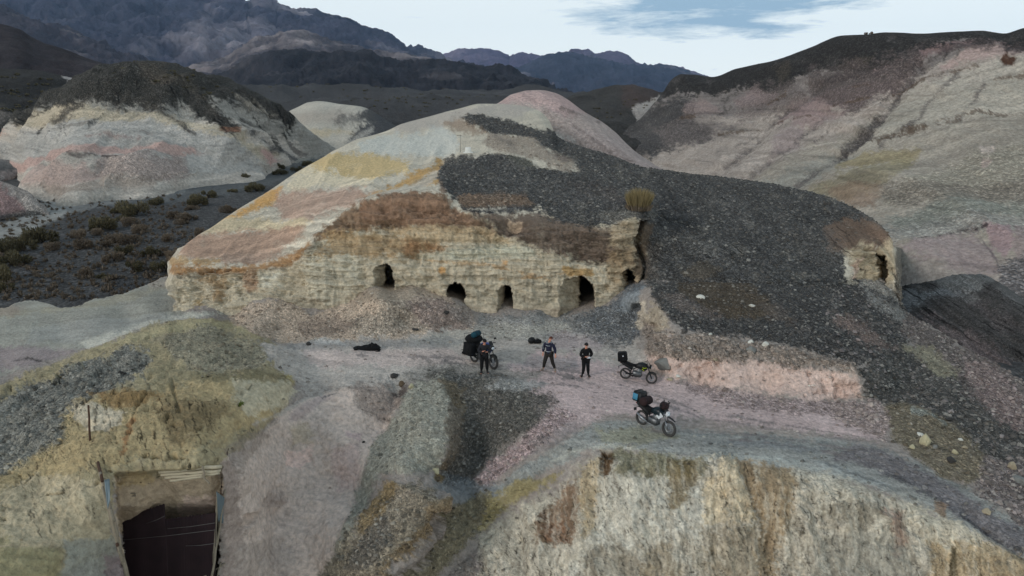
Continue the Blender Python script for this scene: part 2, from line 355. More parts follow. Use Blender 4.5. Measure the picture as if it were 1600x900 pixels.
# ---- striped hill on the left ----
cr_ = [(-200,270,270),(-60,235,255),(0,217,240),(33,187,222),(60,168,208),(83,150,198),(133,123,190),(187,107,192),(215,104,192),(247,102,192),(283,113,195),(333,123,200),(367,133,208),(400,147,220),(443,176,240),(480,203,248),(520,238,255)]
ba_ = zr([(-200,290),(-60,272),(0,266),(44,276),(56,298),(90,308),(118,315),(160,308),(218,304),(289,290),(340,284),(400,278),(427,262),(467,248),(520,241)], -1.6)
md_ = [(-200,285,225),(0,240,212),(60,218,178),(133,205,158),(247,200,160),(333,205,165),(400,217,186),(443,218,228),(480,228,238),(520,240,252)]
def striped(s):
    s.area([(-200,225),(10,215),(50,190),(120,185),(330,190),(470,230),(470,330),(-200,330)], (152,148,142), 6, 8)
    s.area([(40,185),(110,165),(200,178),(270,183),(340,205),(430,245),(400,260),(300,235),(200,200),(100,205),(40,215)], (148,140,122), 5, 7)
    s.area([(0,236),(90,205),(210,195),(300,205),(390,250),(420,280),(300,290),(150,262),(20,262)], (140,140,138), 5, 8)
    s.grain(-6, 90, 3.2, .22, None, 31); s.grain(-4, 160, 1.6, .16, None, 32)
    s.area([(0,80),(250,80),(480,150),(450,205),(400,180),(330,150),(352,205),(325,200),(285,165),(250,172),(215,165),(190,178),(150,172),(100,172),(60,190),(35,200),(-60,240),(-200,260)], (52,52,50), 5, 9, k=.6)
    s.area([(215,108),(250,106),(300,130),(335,160),(320,160),(280,140),(240,130)], (76,70,62), 6, 7, .6)
    for q in ([(235,172),(255,180),(288,200),(300,215)], [(325,165),(345,205),(352,215)], [(300,150),(330,180),(352,206)], [(375,150),(395,165),(432,184)], [(372,192),(400,206)], [(350,140),(380,172),(400,182),(435,188)], [(155,160),(120,180),(100,200)], [(205,158),(180,170)], [(225,160),(230,170)]):
        s.line(q, (60,58,55), 3.5, 4, 4, .85, k=.5)
    s.area([(365,155),(390,165),(425,182),(410,186),(380,172)], (142,136,124), 4, 4, .7)
    s.area([(28,262),(100,252),(200,244),(302,238),(302,254),(240,258),(150,262),(80,270),(45,274)], (156,131,125), 2, 1.6)
    s.area([(290,240),(325,250),(310,256),(285,254)], (150,130,125), 4, 4, .8)
    s.area([(395,237),(410,242),(425,258),(412,262),(400,250)], (160,130,126), 3, 4, .9)
    s.area([(60,285),(78,276),(130,276),(150,290),(140,302),(90,308),(60,300)], (152,132,126), 4, 4, .85)
    s.area([(150,268),(210,262),(282,258),(284,290),(220,300),(160,300),(145,288)], (138,124,120), 7, 7, .8, k=.35)
    s.grain(0, 5, 4, .18, [(150,262),(282,258),(284,290),(160,300)], 39)
    s.area([(284,250),(330,248),(400,276),(290,290)], (146,146,144), 3, 4)
    s.area([(70,305),(160,296),(240,298),(230,306),(120,318)], (132,122,114), 3, 4, .8)
    s.line([(120,268),(160,265),(210,266)], (62,55,54), 1.2, 1.5, 2, .8)
    s.line([(95,213),(150,203),(190,199)], (100,98,94), .9, 1.5, 2, .7)
    s.line([(140,234),(220,230)], (112,92,90), 1.1, 1.5, 3, .6)
    s.line([(190,199),(220,212),(245,225)], (105,100,98), .9, 1.5, 2, .6)
    s.area([(340,208),(362,210),(360,216),(338,214)], (120,82,60), 2, 2, .8)
    s.area([(0,228),(25,210),(30,215),(5,238)], (150,110,95), 3, 3, .7)
    s.line([(378,215),(400,228),(440,250),(470,258)], (62,66,70), 4.5, 4, 4, .9, k=.5)
    s.line([(440,223),(455,235),(475,243)], (75,72,70), 2, 2, 3, .8)
    s.grain(58, 50, 3.2, .8, [(240,120),(460,180),(440,250),(300,215)], 34, sharp=.3); s.grain(122, 50, 3.2, .8, [(0,215),(90,150),(230,125),(180,200),(60,240)], 36, sharp=.3)
    s.blotch(45, .10)
PX, PY, P, t = loft([(back(cr_, 55, -3), None), (cr_, 14), (md_, None), (ba_, None), (under(ba_, -9, 4), 10)], -200, 520, 1.5, 1.4)
fall = np.clip(np.abs(t[:, None] - 1) * 4 + .15, 0, 1)
g1 = fb3(P, (.055, .012, .02), 4, .5, 31, True); g2 = fb3(P, .12, 5, .55, 32)
P = push(P, (g1 * 3.8 + g2 * .9 + fb3(P, (.16, .04, .05), 4, .55, 35, True) * .7) * fall)
s = Soil(PX, PY, (120,120,116)); striped(s); s.k += .15
mesh_grid('striped_hill', P, s.c, s.k, M_MID); STRIPE = (PX, PY, P)

# ---- small white hill ----
cr_ = [(400,245,330),(430,186,330),(450,175,300),(467,167,300),(480,161,300),(497,158,300),(533,163,300),(550,165,300),(567,168,300),(590,179,300),(610,192,300),(660,215,300)]
cr_ = [(a, b, 330) for a, b, _ in cr_]; ba_ = [(400,240,264),(467,240,262),(533,237,268),(660,240,262)]
PX, PY, P, t = loft([(back(cr_, 50, -3), None), (cr_, 12), (ba_, None), (under(ba_), 8)], 400, 660, 1.6, 1.5)
P = push(P, fb3(P, (.04, .015, .02), 5, .55, 41, True) * 1.4 * np.clip(np.abs(t[:, None] - 1) * 4 + .1, 0, 1))
s = Soil(PX, PY, (146,144,136))
s.grain(-4, 70, 3, .14, None, 33)
s.area([(455,178),(533,170),(560,182),(533,195),(460,196)], (134,126,118), 6, 5, .6)
s.area([(430,202),(533,204),(560,210),(500,215),(430,212)], (152,140,112), 4, 4, .7)
s.area([(575,165),(620,165),(680,250),(520,250),(545,215),(575,195),(560,180)], (60,62,66), 5, 8, k=.5)
s.area([(530,178),(555,180),(590,172),(585,182),(545,200),(520,200)], (70,70,70), 5, 7, .7, k=.4)
s.area([(434,170),(450,172),(436,186),(425,184)], (60,60,60), 4, 3)
s.line([(533,232),(560,215),(580,204)], (140,140,136), 3, 3, 3, .8)
mesh_grid('white_hill', P, s.c, s.k, M_MID)

# ---- banded hill on the right ----
cr_ = [(960,250,262),(970,213,262),(985,200,268),(1000,188,270),(1033,150,270),(1050,125,270),(1066,117,268),(1083,117,265),(1113,120,252),(1149,108,240),(1216,93,220),(1266,75,205),(1319,56,190),(1353,55,182),(1386,51,175),(1433,53,170),(1490,51,164),(1533,50,160),(1566,55,158),(1600,47,155),(1700,30,150),(1860,25,145)]
md_ = [(960,252,250),(1000,225,245),(1066,185,235),(1150,188,205),(1266,190,172),(1386,190,145),(1533,195,128),(1600,205,122),(1860,220,115)]
lo_ = [(960,262,235),(1066,245,205),(1150,265,170),(1266,285,140),(1386,300,112),(1500,310,103),(1600,315,98),(1860,330,92)]
ba_ = [(960,290,205),(1066,300,185),(1150,330,150),(1250,360,120),(1350,400,98),(1400,415,90),(1500,445,82),(1600,475,76),(1860,540,68)]
def rh(s):
    s.area([(940,300),(1080,190),(1250,165),(1420,120),(1500,90),(1900,90),(1900,520),(940,520)], (143,136,131), 6, 9)
    s.area([(960,215),(985,190),(1020,170),(1060,152),(1100,160),(1080,190),(1120,205),(1100,225),(1040,240),(1020,250),(990,240)], (70,70,72), 5, 8, k=.5)
    s.area([(1020,205),(1050,192),(1100,190),(1150,196),(1120,215),(1070,235),(1040,232)], (100,94,94), 5, 7, .7)
    s.grain(-43, 150, 8, .20, None, 52); s.grain(-43, 60, 2.5, .7, [(1100,150),(1600,60),(1600,330),(1150,330)], 56, sharp=.42)
    # green-grey and cream lower beds
    s.area([(1120,300),(1230,245),(1360,190),(1480,150),(1600,125),(1900,110),(1900,430),(1250,420)], (142,138,128), 8, 12, .75)
    s.area([(1395,160),(1500,120),(1600,100),(1900,90),(1900,175),(1600,185),(1480,205),(1400,215),(1350,235)], (146,144,136), 8, 10, .7)
    s.area([(1200,285),(1300,235),(1340,245),(1290,285),(1230,300)], (122,130,128), 6, 8, .5)
    s.area([(1300,255),(1400,235),(1440,236),(1430,250),(1350,262),(1310,268)], (132,122,88), 4, 6, .8)
    s.area([(1270,300),(1330,270),(1420,250),(1400,290),(1330,320),(1300,310)], (126,120,92), 5, 8, .7)
    s.area([(1300,300),(1350,290),(1380,300),(1370,330),(1330,330)], (125,105,88), 5, 8, .7)
    s.area([(1500,255),(1600,240),(1900,220),(1900,330),(1500,330),(1380,330),(1400,300)], (134,131,120), 8, 10, .9, k=.4)
    s.area([(1390,345),(1500,320),(1600,315),(1600,340),(1500,360),(1400,375)], (124,130,124), 6, 8, .9, k=.3)
    s.area([(1385,300),(1600,290),(1600,318),(1480,325),(1400,335)], (118,112,105), 5, 8, .6, k=.5)
    s.area([(1380,370),(1480,350),(1600,345),(1900,340),(1900,390),(1500,378),(1400,398)], (132,134,132), 6, 8, .8, k=.4)
    s.grain(-14, 140, 4, .24, [(1100,200),(1600,90),(1900,90),(1900,400),(1200,400)], 51); s.grain(-12, 200, 2, .14, None, 55)
    # pinks
    s.area([(1330,110),(1450,75),(1530,68),(1600,70),(1600,90),(1540,80),(1500,85),(1440,105),(1380,125),(1345,130)], (112,90,92), 5, 7, .8)
    s.area([(1470,110),(1510,88),(1555,79),(1580,85),(1620,95),(1560,98),(1500,108),(1475,118)], (152,134,132), 4, 5)
    s.area([(1240,160),(1340,130),(1420,118),(1440,112),(1400,145),(1330,175),(1250,190),(1210,200)], (128,110,112), 6, 8, .8)
    s.area([(1250,170),(1300,170),(1330,180),(1290,200),(1240,205)], (134,116,118), 5, 6, .7)
    s.area([(1210,210),(1260,200),(1250,235),(1200,250)], (130,118,122), 5, 6, .6)
    # dark gravel cap, with tongues
    s.area([(1040,60),(1300,-30),(1900,-80),(1900,90),(1650,92),(1600,90),(1560,78),(1500,70),(1440,92),(1400,115),(1350,130),(1300,128),(1320,118),(1280,112),(1230,140),(1200,150),(1170,140),(1140,148),(1120,160),(1090,158),(1060,150),(1020,165),(990,190),(965,215)], (47,47,48), 4, 9, k=.55)
    s.area([(1430,100),(1500,75),(1600,84),(1900,95),(1900,110),(1600,96),(1520,84),(1470,100),(1400,130)], (66,60,62), 4, 7, .7, k=.4)
    s.area([(1225,150),(1260,128),(1290,112),(1295,115),(1262,145),(1230,165),(1200,162)], (118,114,114), 3, 4, .9)
    s.area([(1145,165),(1165,145),(1180,140),(1215,150),(1210,165),(1165,172)], (126,112,114), 3, 5, .9)
    s.area([(1085,160),(1110,158),(1135,178),(1100,186),(1070,188),(1075,170)], (120,108,108), 4, 5, .9)
    s.line([(1143,148),(1132,165),(1137,178)], (60,58,60), 2, 2, 2, .8)
    s.area([(1215,110),(1235,100),(1240,120),(1220,135)], (66,62,56), 4, 5, .7); s.area([(1310,108),(1340,98),(1350,118),(1320,120)], (74,68,62), 4, 6, .6)
    s.area([(1345,95),(1370,90),(1362,110),(1350,118)], (62,58,50), 4, 5, .7)
    s.area([(1275,118),(1330,105),(1440,82),(1460,100),(1410,140),(1370,168),(1330,180),(1285,165),(1262,140)], (82,75,76), 9, 14, .8, k=.5)
    s.area([(1150,150),(1262,130),(1280,160),(1200,185),(1140,185)], (100,92,92), 9, 14, .6, k=.4)
    # gravel-filled rills
    for q, wd in (([(1443,110),(1410,143),(1395,170),(1386,183),(1360,205),(1325,235),(1290,258),(1262,280),(1240,297)], 4.5),
                  ([(1283,140),(1262,160),(1225,180),(1200,200),(1185,218),(1160,238),(1130,258),(1110,274)], 2.2),
                  ([(1293,183),(1270,205),(1240,228),(1210,245),(1190,258),(1165,278)], 2.0),
                  ([(1500,120),(1475,150),(1450,172),(1440,195),(1425,205)], 1.2), ([(1540,140),(1525,170),(1500,200)], 1.0),
                  ([(1070,188),(1130,178),(1210,160)], 1.4), ([(1210,160),(1290,140),(1350,132)], 1.3),
                  ([(1420,205),(1400,212),(1375,232)], 1.2)):
        s.line(q, (84,79,80), wd * .8, 3.5, 4, .7, k=.4)
    s.area([(1330,215),(1385,180),(1388,190),(1362,215),(1335,235),(1300,255),(1290,262),(1305,240)], (80,76,76), 4, 6, .85, k=.6)
    # thin ledges of hard brown rock
    for q in ([(1125,212),(1160,204),(1195,203)], [(1210,196),(1260,188),(1275,186)], [(1300,172),(1330,165),(1362,157),(1375,152),(1400,150)], [(1405,148),(1445,132),(1490,118),(1530,112)],
              [(1350,220),(1400,215),(1470,200),(1510,192),(1545,190),(1600,188)], [(1360,226),(1440,212),(1500,200)], [(1555,135),(1600,126)], [(1066,190),(1100,188)],
              [(1345,122),(1362,136),(1330,140)], [(1230,150),(1200,165)]):
        s.line(q, (84,70,58), .6, 1.3, 4.5, .75)
    s.area([(1562,105),(1575,98),(1590,104),(1586,112),(1568,112)], (72,50,38), 2, 3)
    # foot
    s.area([(1405,398),(1440,384),(1480,375),(1520,373),(1545,400),(1565,440),(1500,432),(1440,420)], (144,132,133), 8, 9)
    s.area([(1535,370),(1575,368),(1580,400),(1570,420),(1548,400)], (145,124,130), 3, 4, .9); s.area([(1582,365),(1900,350),(1900,450),(1600,440),(1580,420)], (136,122,124), 3, 5, .8)
    s.line([(1525,372),(1540,395),(1558,425)], (100,90,96), 1.5, 1.5, 2, .8); s.line([(1440,384),(1500,371),(1540,372)], (60,55,55), 1, 1.5, 3, .8)
    s.area([(1560,425),(1600,415),(1900,410),(1900,600),(1600,520),(1560,450)], (105,104,108), 5, 7, .9, k=.8)
    s.area([(1530,240),(1555,242),(1550,250),(1535,252)], (165,155,150), 2, 2, .8); s.area([(1535,258),(1548,262),(1538,270),(1532,266)], (160,145,140), 2, 2, .8)
    s.blotch(60, .08)
PX, PY, P, t = loft([(back(cr_, 60, -8), None), (cr_, 14), (md_, None), (lo_, None), (ba_, None), (under(ba_, -5, 3), 10)], 960, 1860, 1.6, 1.5)
rill = Soil(PX, PY, (0, 0, 0))
for q, wd in (([(1443,110),(1410,143),(1395,170),(1386,183),(1360,205),(1325,235),(1290,258),(1262,280),(1240,297)], 9), ([(1283,140),(1262,160),(1225,180),(1200,200),(1185,218),(1160,238),(1130,258),(1110,274)], 6), ([(1293,183),(1240,228),(1190,258),(1165,278)], 6)):
    rill.line(q, (188,188,188), wd, 10, 2, 1, g=1)
fall = np.clip(np.abs(t[:, None] - 1) * 3 + .1, 0, 1)
dsp = fb3(P, (.05, .012, .025), 4, .5, 51, True) * 2.0 + fb3(P, (.13, .04, .06), 4, .55, 59, True) * .5 + fb3(P, .15, 5, .55, 52) * .35 + fb3(P, (.03, .03, .9), 4, .55, 53) * .22 * sst(1.3, 2, t[:, None])
P = push(P, (dsp - rill.c[..., 0] * 2.2) * fall)
s = Soil(PX, PY, (110,106,106)); rh(s); s.k = np.clip(s.k + .12, 0, 1)
s.c *= .84 * np.clip(1 - .25 * sst(.3, .8, fb3(P, (.04, .04, 1.3), 3, .5, 58)), .5, 1)[..., None]
mesh_grid('banded_hill', P, s.c, s.k, M_MID); RIGHT = (PX, PY, P)

# ---- pink dome behind the clay hill ----
cr_ = [(600,260,130),(700,190,130),(760,172,132),(783,162,132),(800,150,132),(823,142,132),(843,141,132),(866,145,132),(886,155,131),(910,173,130),(943,193,128),(966,213,126),(983,230,122),(1016,253,112),(1033,263,108),(1066,280,100),(1130,305,95)]
md_ = [(600,275,112),(783,185,112),(843,185,110),(910,215,105),(966,245,98),(1033,282,88),(1130,315,82)]
PX, PY, P, t = loft([(back(cr_, 40, -3), None), (cr_, 14), (md_, None), (under(md_, -6, 14), 20)], 600, 1130, 1.6, 1.5)
P = push(P, (fb3(P, (.08, .03, .04), 4, .5, 61, True) * .7 + fb3(P, .3, 4, .5, 62) * .15) * np.clip(np.abs(t[:, None] - 1) * 4 + .1, 0, 1))
s = Soil(PX, PY, (138,128,126))
s.area([(770,165),(800,140),(850,130),(900,155),(920,180),(880,185),(830,165),(790,163)], (150,130,130), 6, 5)
s.area([(895,205),(960,215),(1033,262),(1060,285),(1000,280),(930,240)], (136,126,126), 6, 6, .8)
s.grain(35, 90, 5, .16, None, 61); s.grain(8, 60, 3, .08, None, 62)
s.line([(895,200),(930,225),(960,245),(990,256)], (98,90,90), 1.4, 2, 2, .8)
s.line([(875,175),(905,184),(935,192)], (96,88,86), 1, 1.5, 3, .8); s.line([(840,198),(870,212),(900,225)], (165,165,163), 1.6, 2, 2, .8)
s.k += .2
mesh_grid('pink_hill', P, s.c, s.k, M_MID)

# ---- valley floor: one sheet out to the horizon ----
ys = np.concatenate([np.linspace(-60, 30, 20), np.linspace(32, 50, 25), np.geomspace(50.5, 330, 330), np.geomspace(335, 9600, 55)])
pxs = np.concatenate([np.linspace(-560, -220, 12), np.arange(-200, 640, 2.0), np.linspace(650, 2100, 60)])
YY, XX = np.meshgrid(ys, pxs, indexing='ij')
Zz = np.where(YY < 47, -14 + 12.2 * sst(33, 47, YY), -1.6) - 7 * sst(900, 1050, XX) * sst(40, 60, YY) * (1 - sst(600, 1200, YY))
P = np.stack([(XX - 800) / F * (np.abs(YY) * .98 + 4), YY, Zz], -1)
P[..., 2] += fb3(P, (.03, .03, 0), 4, .5, 71) * .25 * (YY > 45) + fb3(P, (.4, .4, 0), 3, .5, 72) * .05
PX, PY = unworld(P)
s = Soil(np.where(YY > 40, PX, -999), np.where(YY > 40, PY, -999), (61,63,66)); s.k[:] = .55
s.area([(60,300),(400,272),(520,250),(520,262),(430,290),(380,300),(200,325),(120,330)], (74,80,84), 4, 5, .8, k=.2)
s.area([(-100,378),(0,350),(40,335),(70,312),(60,285),(50,270),(65,268),(95,300),(125,318),(115,330),(85,345),(45,362),(0,385),(-100,410)], (124,127,127), 3, 3, k=.05)
s.area([(95,318),(150,312),(215,302),(290,292),(300,298),(240,306),(150,325),(110,338)], (100,104,106), 3, 3, .9, k=.05)
s.line([(20,360),(70,335),(100,322),(180,305)], (80,86,90), 1, 1.5, 1, .6); s.line([(0,362),(60,336),(85,322)], (112,118,122), 1, 1.5, 1, .6)
s.area([(30,262),(60,255),(72,262),(62,275),(45,285),(20,275)], (96,104,112), 3, 3, .8, k=.05)
s.area([(420,262),(470,238),(520,230),(520,245),(450,262),(410,275)], (70,76,80), 3, 4, .8)
s.area([(425,200),(560,205),(560,240),(470,246),(430,262),(405,275),(395,262),(420,240)], (122,121,114), 5, 7, .9, k=.1); s.grain(-18, 60, 6, .14, None, 71); s.blotch(30, .16)
s.area([(200,455),(170,440),(140,420),(150,412),(185,425),(215,448)], (40,43,48), 5, 5, .6)
o = mesh_grid('valley_floor', P, s.c, s.k, M_MID); VALLEY = P
# pale rubble heap at the left edge
cr_ = [(-200,300,82),(-60,278,88),(0,283,88),(25,292,86),(45,300,84),(62,318,80),(76,334,75)]
ba_ = zr([(-200,372),(-60,352),(0,344),(30,338),(50,336),(65,335),(76,335)], -1.6)
cr_ = [(a, b, float(np.interp(a, [-200, 0, 60, 76], [100, 116, 108, 106]))) for a, b, _ in cr_]
PX, PY, P, t = loft([(back(cr_, 22, -3), None), (cr_, 10), (ba_, None), (under(ba_), 8)], -200, 76, 1.6, 1.4)
P = push(P, fb3(P, .8, 5, .6, 75) * .35 * np.clip(np.abs(t[:, None] - 1) * 4 + .2, 0, 1))
s = Soil(PX, PY, (122,118,116)); s.k[:] = .9
s.area([(-60,300),(0,290),(25,305),(40,330),(0,340),(-60,350)], (124,100,100), 5, 8, .9)
s.area([(20,300),(45,302),(70,332),(50,334)], (140,136,134), 4, 5, .9)
s.area([(-60,345),(40,332),(76,334),(60,345),(-60,362)], (72,76,78), 3, 4, .8)
s.grain(0, 5, 4, .3, None, 76)
mesh_grid('rubble_heap', P, s.c, s.k, M_NEAR)
# low dark spur behind it
cr_ = [(-200,262,130),(-40,250,130),(0,249,130),(20,252,130),(35,262,128),(44,272,125)]
ba_ = zr([(-200,300),(0,285),(25,280),(44,274)], -1.6)
cr_ = [(a, b, 180 if a < 30 else 168) for a, b, _ in cr_]
PX, PY, P, t = loft([(back(cr_, 20, -3), None), (cr_, 8), (ba_, None), (under(ba_), 8)], -200, 44, 2, 1.5)
P = push(P, fb3(P, .3, 5, .6, 77) * .5 * np.clip(np.abs(t[:, None] - 1) * 4 + .2, 0, 1))
s = Soil(PX, PY, (78,80,82)); s.k[:] = .3
s.area([(0,268),(30,265),(40,275),(10,285)], (125,118,118), 3, 4, .8); s.line([(-40,250),(10,251),(40,268)], (110,108,108), 2, 2, 2, .8)
s.grain(25, 40, 5, .2, None, 78)
mesh_grid('gravel_spur', P, s.c, s.k, M_MID)
# ---- dark gravel mound at the right ----
cr_ = [(1360,485,60),(1383,470,60),(1410,455,61),(1433,447,62),(1460,438,63),(1483,432,63),(1526,430,63),(1550,440,61),(1583,463,58),(1600,477,56),(1700,530,52),(1860,620,46)]
ba_ = [(1360,500,56),(1433,540,50),(1500,600,45),(1560,650,42),(1600,690,40),(1860,800,34)]
PX, PY, P, t = loft([(back(cr_, 14, -6), None), (cr_, 12), (ba_, None)], 1360, 1860, 1.5, 1.4)
P = push(P, (fb3(P, (.25, .12, .2), 5, .55, 81) * .5 + fb3(P, (.6, .15, .2), 5, .6, 83, True) * .35) * np.clip(np.abs(t[:, None] - 1) * 4 + .15, 0, 1))
s = Soil(PX, PY, (54,54,55)); s.k[:] = .7
s.area([(1360,480),(1420,462),(1480,450),(1510,458),(1440,475),(1420,488),(1390,490)], (86,92,98), 5, 7, .8)
s.area([(1450,436),(1530,428),(1550,440),(1530,452),(1500,448),(1470,445)], (92,96,98), 4, 5, .7)
s.area([(1485,452),(1530,458),(1520,470),(1490,462)], (100,102,104), 4, 6, .5)
s.area([(1540,432),(1620,480),(1620,500),(1570,468)], (88,90,92), 4, 5, .6)
s.area([(1440,500),(1520,520),(1600,590),(1600,640),(1500,560)], (84,76,78), 8, 14, .8); s.area([(1520,470),(1580,490),(1600,520),(1560,520)], (78,74,76), 6, 10, .6); s.grain(34, 70, 5, .32, None, 82); s.grain(30, 50, 3, .9, None, 84, sharp=.3)
mesh_grid('gravel_mound', P, s.c, s.k, M_NEAR)

# ---- central clay hill with cliff, gravel cap and caves ----
crest = [(262,440,49.5),(268,425,50),(273,410,50.5),(278,398,51.5),(283,393,52),(307,370,55),(333,355,57),(367,330,60),(417,300,64),(467,267,69),(510,243,73),(533,230,76),(560,217,80),(583,211,83),(600,206,86),(633,192,92),(660,185,96),(690,177,98),(720,169,100),(750,162,102),(793,163,104),(820,166,103),(840,172,101),(858,188,98),(870,214,92),(900,227,88),(950,243,84),(1000,260,80),(1066,270,76),(1133,277,72),(1200,287,68),(1240,295,66),(1273,302,64),(1316,317,61),(1349,334,59),(1373,352,56),(1386,368,54),(1394,385,53),(1398,405,52),(1402,430,51.5),(1408,450,51)]
upper = [(262,445,48.8),(273,419,48.8),(307,397,50),(333,385,51.5),(367,370,53),(420,345,56),(467,322,58),(510,300,60.5),(560,280,63),(633,262,65),(690,255,67),(720,246,68),(793,240,69),(850,245,69),(900,258,67),(1000,290,62),(1066,306,60.5),(1133,318,59.5),(1200,328,58),(1273,345,56.5),(1316,358,55),(1349,370,54),(1373,380,53),(1398,415,51.3),(1408,455,50.6)]
top = [(262,450,47.4),(273,424,47.4),(333,418,47.4),(400,421,47.6),(430,416,47.6),(455,408,47.4),(470,396,46.9),(483,383,46.7),(495,368,47.2),(520,347,48),(560,320,48.8),(600,305,49.2),(640,303,49.3),(690,305,49.2),(712,322,48.8),(745,331,48.6),(800,346,48.4),(850,352,48.2),(900,354,48),(950,352,47.8),(975,344,47.6),(1000,342,48),(1030,356,49.5),(1066,362,50),(1133,372,50),(1200,378,50),(1273,384,50.5),(1325,388,51),(1345,386,51.5),(1373,389,52),(1398,425,51),(1408,460,50.3)]
mid = [(262,455,46.9),(273,440,46.8),(333,440,46.9),(400,441,47.1),(455,430,46.8),(483,410,46.4),(520,398,46.6),(560,388,46.9),(600,378,47.1),(700,378,47),(800,392,47),(900,400,47),(975,395,46.8),(1000,396,47.6),(1030,400,47.8),(1066,402,47.6),(1133,408,46.6),(1200,412,46.4),(1273,416,48),(1345,414,50.6),(1373,414,51.4),(1398,432,50.8),(1408,465,50)]
base = [(262,497,46),(273,493,45.9),(333,496,45.8),(400,497,45.7),(483,497,45.4),(560,495,45.4),(700,493,45.5),(800,492,45.6),(900,492,45.7),(960,486,45.6),(1000,470,45.7),(1030,450,45),(1066,448,44.5),(1133,448,43.6),(1200,448,43.2),(1273,450,44.6),(1345,447,49),(1373,445,50.6),(1398,446,50.3),(1408,470,49.6)]
foot = [(a, 450 + F * math.tan(math.atan2(CAMZ + 2.5, (b - .5)) - TH), b - .5) for a, _, b in base]
PX, PY, P, t = loft([(back(crest, 40, -4), None), (crest, 16), (upper, None), (top, None), (mid, None), (base, None), (foot, 24)], 262, 1408, 1.35, 1.25)
T_ = t[:, None] + 0 * PX
n, _s = normals(P)
cliff = sst(2.85, 3.15, T_) * (1 - sst(990, 1020, PX) * (1 - sst(1318, 1335, PX)))        # where bare rock stands steep
notch = sst(7, -5, np.hypot((PX - 1004 + 6 * np.sin(PY / 14)) * 1.0, np.maximum(0, np.abs(PY - 395) - 48)))
rough = fb3(P, .25, 5, .55, 91) * .22
# horizontal ledges, vertical joints and spalled hollows of the clay beds
W = fb3(P, .5, 4, .55, 92); basef = 1 - .75 * sst(4.55, 4.95, T_)
led = vn2(P[..., 2] * 4.6 + W * 1.3, 0 * PX + 3.3) * .5 + vn2(P[..., 2] * 13.5 + W * 2.2, 0 * PX + 8.1) * .25
jnt = fb3(P, (.9, .9, .16), 4, .6, 93, True)
spall = np.clip(fb3(P, (.35, .35, .55), 5, .6, 94), 0, 1)
hol = np.clip(fb3(P, (1.4, 1.4, 3.0), 4, .6, 95), 0, 1)
upslope = sst(1.05, 1.4, T_) * (1 - sst(2.6, 2.9, T_))
white = 1 - sst(690, 720, PX + (PY - 250) * .2)
d = rough * (.5 + cliff * .8) + cliff * ((led - .4) * .52 + np.clip(jnt, -.3, .6) * .40 - spall * 1.0 - hol * .32 + fb3(P, (1.1, 1.1, 3.5), 4, .65, 99) * .09)
d += upslope * white * (fb3(P, (.3, .05, .3), 4, .5, 96, True) * .35)
d += (1 - white) * upslope * (fb3(P, .5, 4, .6, 97) * .14 + fb3(P, (.16, .05, .1), 4, .55, 90, True) * .35)
keep = sst(0.0, .06, np.abs(T_ - 1)) * .85 + .15
P = push(P, d * keep * basef)
P[..., 1] += notch * sst(1.9, 3.1, T_) * 2.0
# bulge of the arete where the two faces meet
caves = [  # centre px, top, bottom, half width, lit part of the width, depth
    (600, 414, 450, 15, .55, 6), (712, 443, 472, 14, .05, 14), (789, 445, 485, 11.5, .42, 14), (901, 433, 491, 27, .55, 15), (985, 420, 449, 10.5, .5, 12), (1377, 390, 438, 8, .4, 3)]
wx = fb2(PX / 9, PY / 9, 4, .65, 44) * 3.6; wy = fb2(PX / 7, PY / 9, 4, .65, 45) * 3.4
lit = np.zeros(PX.shape); cavem = np.zeros(PX.shape)
for cx, y0, y1, hw, lf, dp in caves:
    u = (PX + wx - cx) / hw; v = np.clip((PY + wy - y0) / (y1 - y0), -1, 1.6)
    halfw = np.where(v < .45, np.sqrt(np.clip(1 - ((.45 - v) / .45)**2, 0, 1)), 1.0 - .08 * (v - .45))
    inside = sst(-.06, .06, halfw - np.abs(u)) * (v > 0)
    uu = (u + 1) / 2
    dep = np.where(uu < lf, 1.5 * (np.clip(uu, 0, 2) / max(lf, .1))**.8, 1.5 + (dp - 1.5) * sst(lf, lf + .1, uu))
    if lf < .1: dep = np.full(u.shape, dp)
    inside = inside * sst(2.9, 3.2, T_) * (T_ < 5.2)
    ray = P - np.array([0, 0, CAMZ]); ray = ray / np.linalg.norm(ray, axis=-1, keepdims=True)
    P = P + ray * (dep * inside)[..., None]; cavem = np.maximum(cavem, inside)
s = Soil(PX, PY, (146,142,130), 1.9)
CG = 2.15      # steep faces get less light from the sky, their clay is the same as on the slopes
s.grain(-10, 120, 4, .14, None, 101); s.grain(-8, 90, 1.6, .12, None, 109)
# smooth left flank, bands of ochre, cream and tan
s.area([(600,190),(690,172),(790,160),(850,165),(790,190),(740,190),(640,215)], (140,136,130), 5, 6)
s.area([(560,225),(690,200),(720,215),(715,245),(560,245)], (152,158,156), 5, 7, .8)
s.area([(505,243),(560,240),(640,250),(640,272),(575,285),(500,280),(465,272)], (158,140,96), 4, 6)
s.area([(440,297),(480,262),(520,270),(560,285),(600,290),(520,295),(450,302)], (168,160,138), 4, 6)
s.area([(365,338),(420,297),(445,290),(430,312),(395,335),(330,352)], (160,122,60), 4, 5)
s.area([(690,250),(705,265),(690,285),(660,285),(600,302),(560,310),(600,290),(650,270)], (150,118,62), 4, 6)
s.area([(600,300),(650,285),(690,262),(700,245),(712,246),(690,275),(640,297),(560,315),(490,345),(480,352),(500,335)], (160,155,145), 3, 4, .8)
s.area([(440,298),(520,300),(590,298),(545,325),(480,352),(440,348),(430,325)], (142,116,102), 5, 6, .85)
s.area([(330,350),(400,340),(440,345),(490,350),(470,362),(400,362),(310,374)], (160,148,120), 4, 5)
s.area([(278,398),(310,368),(400,360),(478,360),(470,380),(440,398),(400,412),(300,412)], (136,108,90), 5, 6, .88)
